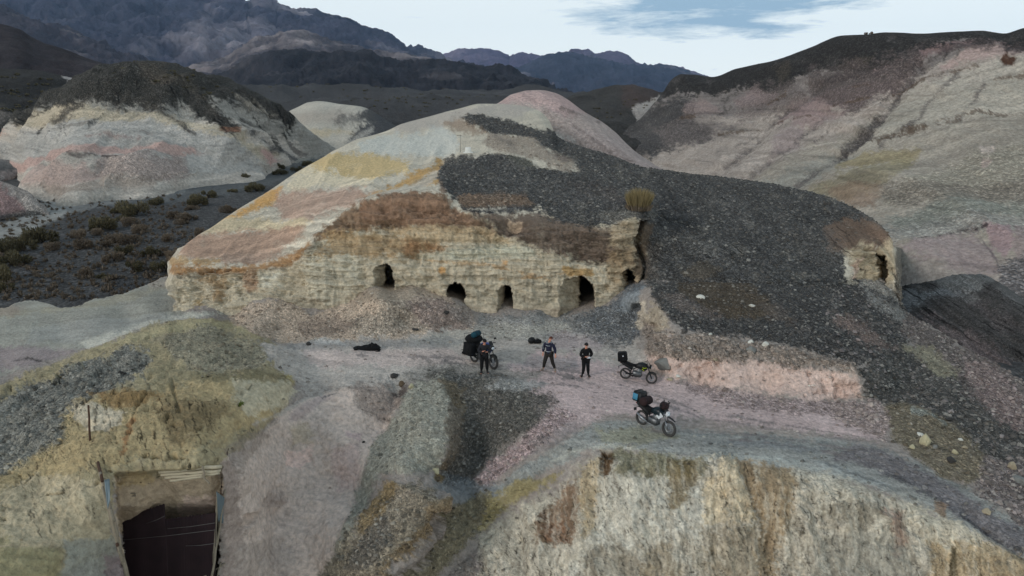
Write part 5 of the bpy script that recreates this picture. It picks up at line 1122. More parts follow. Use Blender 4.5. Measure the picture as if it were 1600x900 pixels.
# (px, foot py, width px, height px, kind, label)
SH = [
 (66,378,56,32,'olive','large olive shrub beside the road, left of the bare gravel'),
 (34,390,44,30,'olive','dark olive shrub pressed against the left side of the large roadside shrub'),
 (83,391,26,15,'brown','small brown shrub just below the large roadside shrub'),
 (10,398,34,26,'olive','rounded olive shrub in the left edge column, topmost one'),
 (22,416,52,26,'olive','wide olive brown shrub in the left edge column, second from the top'),
 (12,438,44,32,'olive','tall dark shrub in the left edge column, third from the top'),
 (4,455,34,20,'olive','half hidden dark shrub at the bottom of the left edge column'),
 (212,336,54,25,'olive','large olive shrub nearest the road junction'),
 (185,333,22,10,'olive','low sprig of a shrub attached to the left of the junction shrub'),
 (247,320,30,14,'olive','low olive shrub standing right on the road edge'),
 (157,360,48,26,'olive','large dark olive shrub in the middle of the valley gravel'),
 (154,367,24,12,'brown','small brown shrub in front of the large dark middle shrub'),
 (204,352,26,16,'brown','grey brown shrub below the large shrub at the junction'),
 (190,346,16,12,'olive','small dark shrub left of the grey brown one below the junction shrub'),
 (220,363,26,15,'brown','tawny shrub with a round top, right of the long low clump'),
 (126,372,26,15,'brown','thin brown shrub left of the large middle shrub'),
 (130,389,34,17,'brown','pale brown shrub with grey tips under the thin brown one'),
 (168,385,24,11,'brown','flat brown shrub at the left end of the long low clump'),
 (180,379,30,16,'brown','dense brown shrub in the left of the long low clump'),
 (202,379,34,16,'brown','pinkish brown shrub in the right of the long low clump'),
 (262,377,27,13,'brown','brown shrub near the pale hill, upper one of two'),
 (193,397,32,16,'olive','dark rounded shrub above the lone shrub of the gravel'),
 (178,409,30,17,'brown','brown shrub touching the lower left of the dark rounded one'),
 (237,400,32,18,'olive','olive shrub alone halfway to the pale hill'),
 (132,432,27,18,'brown','lone dark brown shrub in the middle of empty gravel'),
 (208,424,34,19,'olive','dark low shrub just above the pale quarry bank'),
 (255,422,34,20,'olive','dark shrub against the foot of the clay hill, left one'),
 (271,420,24,22,'brown','brown shrub half behind the corner of the clay hill'),
 (267,404,24,16,'brown','brown shrub close to the hill corner, upper one'),
 (307,321,34,22,'olive','olive shrub on the track margin beyond the clay hill shoulder'),
 (326,309,30,14,'olive','dark shrub beyond the shoulder, at the edge of the track'),
 (299,328,22,9,'brown','low brown shrub below the shrub on the track margin'),
 (274,341,22,14,'brown','small round brown shrub left of the shoulder pair'),
 (291,343,34,14,'brown','brown shrub right of the small round one'),
 (284,350,22,10,'brown','small ragged shrub beneath the brown pair'),
 (356,332,26,15,'brown','brown shrub hugging the yellow edge of the clay hill'),
 (312,370,22,16,'brown','dark brown shrub against the tan flank of the clay hill'),
 (401,299,36,15,'olive','dark shrub in front of the road near the yellow slope'),
 (297,291,24,9,'olive','low olive shrub at the foot of the striped hill, left one'),
 (327,287,28,10,'olive','olive shrub at the foot of the striped hill beside the scree'),
 (378,283,27,14,'olive','tall dark shrub at the foot of the striped hill'),
 (362,300,18,7,'olive','small dark tuft out on the track below the striped hill'),
 (413,273,26,9,'olive','low shrub on the left of the roadside row'),
 (436,264,22,11,'olive','rounded shrub in the centre of the roadside row'),
 (440,273,28,9,'olive','wide shrub in front of the roadside row'),
 (462,268,22,9,'olive','dark shrub at the right end of the roadside row'),
 (480,259,24,9,'olive','shrub on the bend where the track passes the yellow slope'),
 (487,238,22,9,'olive','dark shrub on the pale wash below the white hill'),
 (471,241,10,6,'olive','small tuft left of the shrub on the pale wash'),
 (487,226,12,4,'olive','tiny tuft above the shrub on the pale wash'),
 (39,308,24,10,'olive','dark shrub on top of the pale rubble heap by the road bend'),
 (170,437,22,8,'olive','low black looking shrub on the rim of the quarry bank'),
 (157,434,20,9,'olive','second dark shrub on the rim of the quarry bank, left one'),
 (125,312,0,0,'',''),
]
for a in SH:
    if not a[5]: continue
    pxx, pyy, wpx, hpx, k, lb = a; p = valley_point(pxx, pyy)
    if 'rubble heap' in lb:
        p = Vector((p.x * .93, p.y * .93, -.6))
    depth = p.y * math.cos(TH) + (CAMZ - p.z) * math.sin(TH); m_ = depth / F
    shrub(pxx, pyy, wpx * m_ * 1.0, hpx * m_ * 1.02, k, lb, P0=p)
# specks of scrub on the dark hillsides further off
FAR = [shrub_mesh(30 + i, 60, 1.0, .9, .5, B_OLIVE, lobes=2) for i in range(2)]
q_ = random.Random(4)
def specks(grid, pts, n, size, group, label, rows0=14):
    GX, GY, GP = grid; a = np.array(pts, float)
    x0, x1, y0, y1 = a[:, 0].min(), a[:, 0].max(), a[:, 1].min(), a[:, 1].max(); k = 0; tries = 0
    while k < n and tries < n * 8:
        tries += 1
        x, y = q_.uniform(x0, x1), q_.uniform(y0, y1)
        if in_poly(np.array([x]), np.array([y]), pts)[0] < 0: continue
        p = on(grid, x, y); o = bpy.data.objects.new('shrub', FAR[q_.randrange(2)]); COL.objects.link(o)
        sc_ = q_.uniform(.6, 1.3) * size * p.y / F; o.location = p; o.scale = (sc_, sc_, sc_ * .6); o.rotation_euler = (0, 0, q_.uniform(0, 6))
        tag(o, label, 'shrub', group); k += 1
specks(PLAIN, [(400,142),(533,140),(700,150),(790,160),(700,182),(600,200),(560,185),(480,165),(400,165)], 120, 2.6, 'scrub on the dark plain behind the hills', 'tiny dark shrub on the distant dark plain')
specks(DARKHILL, [(890,160),(1020,150),(1060,165),(990,200),(920,185)], 26, 2.6, 'scrub on the far dark hill', 'tiny dark shrub on the dark hill behind the pink slope')
specks(LEFTHILL, [(0,112),(100,125),(140,140),(60,165),(0,185)], 42, 4.2, 'scrub on the dark hill at the left', 'small dark shrub on the dark hillside at the left edge')
specks(STRIPE, [(140,125),(245,108),(330,128),(380,150),(300,150),(200,135)], 22, 4.0, 'scrub on the dark cap of the striped hill', 'small dark shrub on the dark cap of the striped hill')
# skyline shrubs on the right hill
for px_, py_, s_, lb in ((1354,54,1.1,'small bare shrub on the skyline of the right hill, left one of two'), (1361,54,1.2,'small bare shrub on the skyline of the right hill, right one of two')):
    p = on(RIGHT, px_, py_ + 2); shrub(0, 0, s_, s_ * .6, 'brown', lb, 'shrubs on the skyline', P0=p)
# tall yellow bunch grass on the gravel cap
def blades(n, r, h, seed, mat, lean=.35, w=.012):
    q = np.random.RandomState(seed); V = []; Fc = []; T = []
    for i in range(n):
        a = q.rand() * 6.28; rr_ = r * math.sqrt(q.rand()); x, y = math.cos(a) * rr_, math.sin(a) * rr_
        l = lean * (rr_ / r) + q.uniform(-.08, .12); hh = h * q.uniform(.6, 1.1) * math.sqrt(1 - .55 * (rr_ / r)**2); b = q.rand() * 6.28; wx_, wy_ = math.cos(b) * w, math.sin(b) * w
        tx, ty = x + math.cos(a) * hh * l, y + math.sin(a) * hh * l; k = len(V)
        V += [(x - wx_, y - wy_, -.1), (x + wx_, y + wy_, -.1), ((x + tx) / 2 + wx_, (y + ty) / 2 + wy_, hh * .55), ((x + tx) / 2 - wx_, (y + ty) / 2 - wy_, hh * .55), (tx, ty, hh)]
        Fc += [(k, k + 1, k + 2, k + 3), (k + 3, k + 2, k + 4)]; T += [q.rand()] * 5
    me = bpy.data.meshes.new('blades'); me.from_pydata(V, [], Fc); a = me.attributes.new('tone', 'FLOAT', 'POINT'); a.data.foreach_set('value', np.array(T, np.float32)); me.materials.append(mat); return me
gp = on(HILL, 998, 328); dpt = gp.y
tg = thing('grass_tuft', 'big yellow bunch of dry grass standing alone on the dark gravel slope', 'grass tuft', gp)
g_ = bpy.data.objects.new('blades', blades(2600, 15 * dpt / F, 33 * dpt / F, 5, B_YEL, .42, .012)); COL.objects.link(g_); g_.parent = tg
g2 = bpy.data.objects.new('dead_base', blades(700, 19 * dpt / F, 10 * dpt / F, 6, B_BROWN, .7, .02)); COL.objects.link(g2); g2.parent = tg
pg = ground(371, 642); tg = thing('green_plant', 'small bright green plant on the yellow mound above the trench', 'plant', pg)
for k in range(3):
    f = bpy.data.objects.new('leaves', shrub_mesh(50 + k, 90, .09, .22, .05, B_GREEN, .7, 2)); COL.objects.link(f); f.parent = tg; f.location = (k * .07 - .07, 0, .08 * k)
# white survey block and thin stake on the hill shelf
pw = on(HILL, 732, 242); tw = thing('survey_marker', 'small whitewashed block on the shelf at the edge of the gravel cap', 'marker block', pw)
wm = flat_mat('white_paint', (214,214,208), .8, 0, .1); gm = flat_mat('weathered_wood', (132,128,118), .9, 0, .25, 10)
MB().box((0, 0, .25), (.62, .5, .6), taper=.86).build('block', wm, tw); MB().box((0, 0, .03), (.9, .75, .12)).build('plinth', wm, tw)
ps = on(HILL, 720, 240); tw = thing('stake', 'thin grey wooden stake standing behind the whitewashed block', 'stake', ps)
MB().tube([(0, 0, -.2), (.02, 0, 1.0), (.05, 0, 1.7)], [.03, .025, .02], 7).build('pole', gm, tw); MB().box((-.1, 0, 1.6), (.5, .04, .06)).build('crosspiece', gm, tw)

q3 = np.random.RandomState(77); VF = shrub_mesh(60, 26, .5, .35, .28, B_BROWN, .6, 2); vb = np.array([v.co[:] for v in VF.vertices]); nb = len(vb); fbm_ = [tuple(p.vertices) for p in VF.polygons]
Vs, Fs, Ts = [], [], []
for i in range(900):
    p = valley_point(q3.uniform(0, 300), q3.uniform(300, 470))
    if p.y < 50: continue
    a = q3.rand() * 6.28; s_ = q3.uniform(.3, 1.0); ca, sa = math.cos(a), math.sin(a); o_ = len(Vs)
    Vs += [(p.x + s_ * (x * ca - y * sa), p.y + s_ * (x * sa + y * ca), p.z + s_ * z) for x, y, z in vb]; Fs += [tuple(k + o_ for k in f) for f in fbm_]
me = bpy.data.meshes.new('dry_litter'); me.from_pydata(Vs, [], Fs); a = me.attributes.new('tone', 'FLOAT', 'POINT'); a.data.foreach_set('value', q3.rand(len(Vs)).astype(np.float32)); me.materials.append(B_BROWN)
o = bpy.data.objects.new('dry_litter', me); COL.objects.link(o); o['kind'] = 'stuff'
# ---- paints and cloths of the made things ----
K = {}
def mk(n, *a, **k): K[n] = flat_mat(n, *a, **k)
mk('rubber', (26,26,28), .85, 0, .2); mk('dusty_rubber', (62,60,58), .9, 0, .25, 20); mk('black_plastic', (20,21,23), .5, 0, .15); mk('black_cloth', (17,17,19), .95, 0, .3, 12)
mk('steel', (150,152,156), .35, .9, .1); mk('dark_steel', (52,54,58), .45, .7, .2); mk('engine_metal', (96,98,100), .4, .8, .2); mk('white_plastic', (196,200,204), .4, 0, .05); mk('yellow_stripe', (196,214,40), .45, 0, .05)
mk('teal_paint', (14,30,36), .35, 0, .1); mk('blue_paint', (36,62,128), .35, 0, .1); mk('lens', (206,214,220), .15, 0, .02, spec=.8); mk('cyan_print', (62,124,152), .6, 0, .1); mk('teal_cloth', (18,62,76), .85, 0, .2)
mk('maroon_cloth', (44,29,30), .9, 0, .25); mk('charcoal_cloth', (38,38,42), .95, 0, .25); mk('brown_black', (40,36,34), .95, 0, .25); mk('navy_cloth', (30,32,52), .9, 0, .2); mk('grey_cloth', (112,116,120), .9, 0, .2); mk('skin', (196,138,116), .6, 0, .08); mk('red_hair', (84,44,30), .8, 0, .2, 30); mk('dark_hair', (24,20,20), .8, 0, .2, 30)
mk('pale_boot', (128,116,106), .9, 0, .2); mk('dark_boot', (40,38,38), .9, 0, .2); mk('paper', (190,196,200), .6, 0, .05); mk('eye', (20,18,18), .3, 0, 0)
mk('rust', (74,44,38), .9, .0, .5, 3); mk('dark_rust', (42,28,30), .85, .0, .45, 2.5); mk('rust_pole', (78,58,46), .9, 0, .4, 14); mk('old_timber', (134,124,108), .95, 0, .35, 18); mk('pale_log', (172,162,140), .9, 0, .2, 9); mk('galvanised', (110,122,126), .6, .3, .2, 4); mk('wire', (120,116,112), .6, .5, .1)
mk('tail_red', (120,18,18), .3, 0, .05)

def wheel(root, x, r, disc=True):
    wr = MB()
    for s_ in (-1, 1): wr.torus((0, s_ * .028, 0), r * .80, .011, 26, 6)
    wr.torus((0, 0, 0), r * .76, .020, 26, 6, 1.8)
    rim = wr.build('wheel', K['dark_steel'], root, loc=(x, 0, r))
    MB().torus((0, 0, 0), r * .86, r * .165, 30, 9, 1.1).build('tyre', K['dusty_rubber'], rim)
    sp = MB()
    for i in range(18):
        a = i * math.pi / 9; s_ = .03 if i % 2 else -.03
        sp.tube([(.03 * math.cos(a + .5), s_, .03 * math.sin(a + .5)), (r * .79 * math.cos(a), 0, r * .79 * math.sin(a))], .0035, 4, False)
    sp.build('spokes', K['steel'], rim)
    hb = MB(); hb.tube([(0, -.07, 0), (0, .07, 0)], .035, 10); hb.build('hub', K['steel'], rim)
    if disc:
        d = MB(); d.torus((0, -.06, 0), r * .38, .022, 22, 5, .12); d.build('brake_disc', K['steel'], rim)
    return rim
def motorcycle(name, label, rear, front, style, group):
    """rear / front: tyre contact points on the ground"""
    d = front - rear; yaw = math.atan2(d.y, d.x); pitch = -math.atan2(d.z, math.hypot(d.x, d.y)); lean = R(7)
    t = thing(name, label, 'motorcycle', rear + Vector((0, 0, -.015)), 0, group, tilt=(lean * -1, pitch, yaw))
    W_ = d.length; t.scale = (1, 1, 1); k = W_ / 1.36; t.scale = (k, k, k)
    adv = style == 'adventure'; r1, r2 = (.33, .31) if adv else (.30, .30)
    wheel(t, 0, r2); wheel(t, 1.36, r1)
    fr = MB(); fr.tube([(.98, 0, .86), (.80, 0, .60), (.62, 0, .34), (.38, 0, .34), (.36, 0, .60), (.55, 0, .74), (.98, 0, .82)], .022, 7, False)
    for s_ in (-.10, .10): fr.tube([(.42, s_, .62), (.10, s_, .74), (-.18, s_, .80)], .014, 6); fr.tube([(.36, s_, .42), (.02, s_, .72)], .012, 6)
    fr.build('frame', K['dark_steel'], t)
    sw = MB()
    for s_ in (-.09, .09): sw.tube([(.42, s_ * .9, .38), (0, s_, r2)], .02, 6)
    sw.tube([(.30, 0, .66), (.20, 0, .40)], .035, 8); sw.build('swingarm', K['black_plastic'], t)
    fk = MB()
    for s_ in (-.09, .09):
        fk.tube([(1.36, s_, r1), (1.20, s_, .60)], .028, 8); fk.tube([(1.20, s_, .60), (1.07, s_, .93)], .021, 8)
    fk.box((1.10, 0, .84), (.06, .24, .035), Matrix.Rotation(R(24), 3, 'Y')); fk.build('fork', K['steel'] if adv else K['dark_steel'], t)
    ff = MB(); pts = []
    if adv: ff.loftx([(1.12, .78, .05, .012), (1.25, .80, .075, .02), (1.42, .77, .07, .018), (1.60, .70, .035, .01)], 10)
    else: ff.loftx([(1.12, .52, .055, .02), (1.22, .60, .065, .03), (1.36, .635, .065, .025), (1.50, .60, .05, .02), (1.58, .54, .03, .012)], 10)
    ff.build('front_fender', K['black_plastic'], t)
    en = MB(); en.box((.60, 0, .40), (.46, .32, .28), bev=.25); en.box((.70, 0, .56), (.26, .26, .28), Matrix.Rotation(R(18), 3, 'Y'), bev=.1); e_o = en.build('engine', K['engine_metal'], t)
    fi = MB()
    for i in range(5): fi.box((.68 + i * .012, 0, .50 + i * .038), (.22, .25, .012), Matrix.Rotation(R(18), 3, 'Y'))
    for s_ in (-.135, .135): fi.tube([(.52, s_, .40), (.52, s_ * 1.15, .40)], [.085, .075], 12)
    fi.build('cooling_fins', K['dark_steel'], e_o)
    ex = MB(); ex.tube([(.80, -.06, .56), (.86, -.10, .40), (.74, -.12, .26), (.42, -.14, .27)], .02, 8, False); ex.tube([(.42, -.15, .27), (.10, -.17, .38), (-.16, -.18, .50)], [.035, .048, .045], 10); ex.build('exhaust', K['steel'] if adv else K['black_plastic'], t)
    tk = MB(); tk.loftx([(.44, .80, .10, .08), (.58, .85, .18, .15), (.76, .87, .22, .19), (.94, .86, .20, .17), (1.06, .83, .10, .10)], 14)
    tk.build('fuel_tank', K['black_plastic'] if style == 'naked' else K[{'adventure': 'teal_paint', 'loaded': 'blue_paint'}[style]], t)
    se = MB(); se.loftx([(-.26, .92, .08, .05), (-.10, .90, .15, .08), (.12, .84, .16, .09), (.30, .81, .16, .08), (.52, .83, .11, .07)], 12); se.build('seat', K['black_cloth'], t)
    tl = MB(); tl.loftx([(-.36, .86, .05, .04), (-.20, .82, .11, .08), (.05, .74, .13, .11), (.32, .66, .12, .11)], 10); tl.build('tail_fairing', K['black_plastic'], t)
    rf = MB(); rf.loftx([(-.40, .62, .05, .012), (-.28, .70, .07, .012), (-.12, .74, .07, .015)], 8); rf.box((-.40, 0, .56), (.015, .17, .12), Matrix.Rotation(R(-20), 3, 'Y')); rf.build('rear_fender', K['black_plastic'], t)
    MB().box((-.36, 0, .85), (.04, .10, .05)).build('tail_light', K['tail_red'], t)
    for s_ in (-1, 1):
        sh = MB(); sh.add([(.70, s_ * .17, .92), (.98, s_ * .19, .90), (1.10, s_ * .14, .78), (.92, s_ * .17, .60), (.80, s_ * .18, .70), (.70, s_ * .15, .86), (.98, s_ * .12, .86), (1.06, s_ * .09, .78), (.92, s_ * .12, .62), (.82, s_ * .12, .72)],
               [(0, 1, 2, 3, 4), (9, 8, 7, 6, 5), (0, 5, 6, 1), (1, 6, 7, 2), (2, 7, 8, 3), (3, 8, 9, 4), (4, 9, 5, 0)])
        so_ = sh.build('side_fairing', K['white_plastic'] if adv else (K['black_plastic'] if style == 'naked' else K['blue_paint']), t, False)
        if style == 'naked':
            yb = MB(); yb.tube([(.74, s_ * .185, .84), (.90, s_ * .20, .80), (1.03, s_ * .17, .84)], .014, 5); yb.tube([(.80, s_ * .19, .74), (.93, s_ * .19, .66)], .011, 5); yb.build('yellow_stripe', K['yellow_stripe'], so_)
        if adv:
            yb = MB(); yb.tube([(.80, s_ * .195, .86), (.94, s_ * .205, .76)], .02, 5); yb.build('dark_stripe', K['teal_paint'], so_)
    hl = MB(); hl.box((1.20, 0, .90), (.13, .20, .19), Matrix.Rotation(R(12), 3, 'Y'), taper=.8, bev=.25); h_o = hl.build('headlight', K['black_plastic'] if not adv else K['white_plastic'], t)
    MB().blob((1.265, 0, .89), (.02, .075, .06), 12, 6).build('lens', K['lens'], h_o)
    wsn = MB(); wsn.add([(1.16, -.10, 1.0), (1.16, .10, 1.0), (1.06, .08, 1.16), (1.06, -.08, 1.16), (1.15, -.10, 1.0), (1.15, .10, 1.0), (1.05, .08, 1.16), (1.05, -.08, 1.16)], [(0, 1, 2, 3), (7, 6, 5, 4), (0, 4, 5, 1), (1, 5, 6, 2), (2, 6, 7, 3), (3, 7, 4, 0)]); wsn.build('windscreen', K['black_plastic'], t, False)
    hbm = MB(); hbm.tube([(.94, -.36, 1.04), (.99, -.22, 1.06), (1.05, -.08, .99), (1.05, .08, .99), (.99, .22, 1.06), (.94, .36, 1.04)], .012, 7); h_b = hbm.build('handlebar', K['dark_steel'], t)
    for s_ in (-1, 1):
        MB().tube([(.95, s_ * .27, 1.055), (.93, s_ * .39, 1.04)], .018, 8).build('grip', K['rubber'], h_b)
        mr = MB(); mr.tube([(1.0, s_ * .22, 1.06), (1.02, s_ * .27, 1.22)], .007, 5); mr.box((1.0, s_ * .30, 1.25), (.02, .12, .075), bev=.3); mr.build('mirror', K['black_plastic'], h_b)
        ind = MB(); ind.tube([(1.18, s_ * .1, .86), (1.18, s_ * .2, .86)], .008, 5); ind.blob((1.18, s_ * .21, .86), (.02, .035, .02), 8, 5); ind.build('indicator', K['black_plastic'], t)
        pg_ = MB(); pg_.tube([(.44, s_ * .12, .34), (.44, s_ * .26, .34)], .013, 6); pg_.build('footpeg', K['dark_steel'], t)
    rk = MB()
    for s_ in (-.10, 0, .10): rk.tube([(-.10, s_, .96), (-.46, s_, 1.0)], .009, 5)
    rk.tube([(-.46, -.12, 1.0), (-.46, .12, 1.0)], .009, 5); rk.tube([(-.28, -.12, .98), (-.28, .12, .98)], .009, 5)
    for s_ in (-.1, .1): rk.tube([(-.25, s_, .98), (-.14, s_, .82)], .009, 5)
    rk.build('luggage_rack', K['dark_steel'], t)
    ss_ = MB(); ss_.tube([(.50, .10, .32), (.52, .26, .04)], .012, 6); ss_.box((.52, .27, .03), (.07, .05, .015)); ss_.build('side_stand', K['dark_steel'], t)
    t['k'] = k
    bpy.context.view_layer.update()
    return t
def at_bike(b, p): return b.matrix_world @ Vector(p)
def strap_box(name, label, cat, b, c, sz, mat, rot=(0, 0, 0), kind='box', group=None, extra=()):
    """luggage lashed to a motorcycle: rests on it, so it is a thing of its own"""
    t = thing(name, label, cat, (0, 0, 0), 0, group)
    t.matrix_world = b.matrix_world @ Matrix.Translation(c) @ Matrix.Rotation(rot[2], 4, 'Z') @ Matrix.Rotation(rot[1], 4, 'Y')
    m = MB()
    if kind == 'box': m.box((0, 0, sz[2] / 2), sz, taper=.92, bev=.16)
    elif kind == 'roll': m.tube([(0, -sz[1] / 2, sz[2] / 2), (0, -sz[1] * .42, sz[2] / 2), (0, sz[1] * .42, sz[2] / 2), (0, sz[1] / 2, sz[2] / 2)], [sz[2] * .3, sz[2] / 2, sz[2] / 2, sz[2] * .3], 14)
    else: m.blob((0, 0, sz[2] / 2), (sz[0] / 2, sz[1] / 2, sz[2] / 2), 12, 8, jit=.12, seed=len(label))
    m.build('body', K[mat], t)
    st = MB()
    for x_ in (-.22, .22):
        h = sz[2] * 1.02; w2 = sz[1] / 2 * (1.03 if kind != 'roll' else .5)
        if kind == 'roll':
            st.torus((0, x_ * sz[1], sz[2] / 2), sz[2] * .51, .012, 16, 5, 1.5)
        else: st.tube([(x_ * sz[0], -w2, 0), (x_ * sz[0], -w2 * .95, h), (x_ * sz[0], w2 * .95, h), (x_ * sz[0], w2, 0)], .012, 5)
    st.build('strap', K['black_plastic'], t)
    for nm, cc, ss2, mm in extra: MB().box(cc, ss2, bev=.1).build(nm, K[mm], t)
    return t
GB = 'motorcycles parked on the quarry bench'
bA = motorcycle('motorcycle', 'black motorcycle with a bright yellow stripe, parked near the pink bluff', ground(976, 591), ground(1017, 599), 'naked', GB)
strap_box('travel_bag', 'black boxy bag strapped behind the seat of the yellow-striped motorcycle', 'bag', bA, (-.24, 0, .94), (.50, .48, .48), 'black_cloth', (0, R(-14), 0), extra=(('badge', (.05, -.24, .30), (.06, .03, .06), 'white_plastic'),))
bB = motorcycle('motorcycle', 'dark teal and white motorcycle with cargo on both ends, parked nearest the cliff edge', ground(1002, 662), ground(1043, 680), 'adventure', GB)
strap_box('delivery_box', 'black cargo box with a cyan printed panel on the teal and white motorcycle', 'cargo box', bB, (-.26, 0, .97), (.46, .48, .42), 'black_plastic', (0, 0, 0), extra=(('printed_panel', (-.06, -.245, .20), (.24, .014, .26), 'cyan_print'), ('printed_panel', (-.236, -.02, .20), (.014, .30, .26), 'cyan_print')))
strap_box('duffel_bag', 'maroon duffel bag tied in front of the cyan-panelled cargo box', 'bag', bB, (.08, 0, .90), (.3, .60, .36), 'maroon_cloth', (0, 0, .1), 'roll')
strap_box('handlebar_bag', 'dark maroon bag resting on the handlebar of the teal and white motorcycle', 'bag', bB, (.98, 0, 1.02), (.40, .44, .32), 'maroon_cloth', (0, 0, .3), 'sack')
bC = motorcycle('motorcycle', 'blue motorcycle piled with luggage, half hidden by a standing person', ground(741, 566), ground(771, 578), 'loaded', GB)
strap_box('pannier_bag', 'large black soft pannier on the near side of the blue motorcycle', 'bag', bC, (.02, -.30, .36), (.60, .32, .55), 'black_cloth', (0, 0, 0), 'box')
strap_box('kit_bag', 'bulky black kit bag behind the seat of the blue motorcycle', 'bag', bC, (-.10, 0, .80), (.80, .80, .46), 'black_cloth', (0, 0, 0), 'sack')
strap_box('teal_roll', 'teal rolled bag on the very top of the blue motorcycle luggage', 'rolled bag', bC, (.04, 0, 1.14), (.3, .66, .26), 'teal_cloth', (0, 0, .5), 'roll')
# gear on the ground
gp = ground(733, 554); t = thing('gear_bag', 'flat black bag on the ground left of the blue motorcycle', 'bag', gp, .3)
MB().blob((0, 0, .13), (.42, .22, .15), 12, 8, jit=.15, seed=3).build('body', K['black_cloth'], t); MB().tube([(-.2, -.1, .2), (-.1, -.22, .3), (.12, -.2, .28), (.2, -.08, .2)], .014, 6).build('handle', K['black_cloth'], t)
gp = ground(831, 536); t = thing('helmet', 'black full-face helmet on the ground between the caves and the striding person', 'helmet', gp, .6); t.scale = (1.5,) * 3
MB().blob((0, 0, .13), (.16, .13, .14), 16, 10).build('shell', K['black_plastic'], t); MB().box((.12, 0, .07), (.11, .17, .09), bev=.3).build('chin_bar', K['black_plastic'], t); MB().blob((.06, 0, .15), (.11, .115, .06), 12, 8).build('visor', K['dark_steel'], t)
gp = ground(840, 536); t = thing('backpack', 'small black backpack lying beside the helmet', 'backpack', gp, .2)
MB().blob((0, 0, .12), (.30, .18, .14), 12, 8, jit=.12, seed=5).build('body', K['black_cloth'], t); MB().tube([(-.2, .05, .2), (-.05, .15, .27), (.15, .08, .22)], .016, 6).build('shoulder_strap', K['black_plastic'], t)
# low black heap on the bench
gp = ground(573, 544); b = MB(); q2 = random.Random(9)
t = thing('tarpaulin_heap', 'low black crumpled heap on the bench in front of the middle spoil cone', 'heap', gp, 0)
xs_ = np.linspace(-.85, .85, 46); ys_ = np.linspace(-.38, .38, 24); X_, Y_ = np.meshgrid(xs_, ys_); P_ = np.stack([X_, Y_, 0 * X_], -1)
hh = np.clip(1 - (X_ / .82)**2 - (Y_ / .34)**2, 0, 1)**.5 * (.16 + .16 * sst(-.2, .5, X_)) * (1 + .9 * fb3(P_ + 5, 3.2, 5, .6, 3)); hh = np.where(hh <= 0, -.08, hh)
r_, c_ = X_.shape; b.add([(float(X_[i, j]), float(Y_[i, j]), float(hh[i, j])) for i in range(r_) for j in range(c_)], [(i * c_ + j, i * c_ + j + 1, (i + 1) * c_ + j + 1, (i + 1) * c_ + j) for i in range(r_ - 1) for j in range(c_ - 1)])
b.build('sheet', K['black_cloth'], t, False); MB().box((-.55, -.30, .05), (.22, .16, .10), bev=.2).build('block', K['black_cloth'], t)
MB().blob((.62, .05, .08), (.25, .18, .10), 10, 6, jit=.25, seed=2).build('lump', K['black_plastic'], t)
gp = ground(612, 549)
# ---- people ----
def skinned(name, nodes, edges, mat, parent, lv=2, root=None):
    me = bpy.data.meshes.new(name); ks = list(nodes); ix = {k: i for i, k in enumerate(ks)}
    me.from_pydata([nodes[k][0] for k in ks], [(ix[a], ix[b]) for a, b in edges], []); o = bpy.data.objects.new(name, me); COL.objects.link(o)
    m = o.modifiers.new('skin', 'SKIN'); m.use_smooth_shade = True; m.branch_smoothing = .5
    sv = me.skin_vertices[0].data if len(me.skin_vertices) else None
    if sv is None: return o
    for k in ks:
        r = nodes[k][1]; sv[ix[k]].radius = r if isinstance(r, tuple) else (r, r); sv[ix[k]].use_root = (k == (root or ks[0]))
    sb = o.modifiers.new('sub', 'SUBSURF'); sb.levels = lv; sb.render_levels = lv
    dg = bpy.context.evaluated_depsgraph_get(); dg.update(); m2 = bpy.data.meshes.new_from_object(o.evaluated_get(dg))
    bpy.data.objects.remove(o); m2.name = name; m2.materials.clear(); m2.materials.append(mat)
    o = bpy.data.objects.new(name, m2); COL.objects.link(o); o.parent = parent; return o
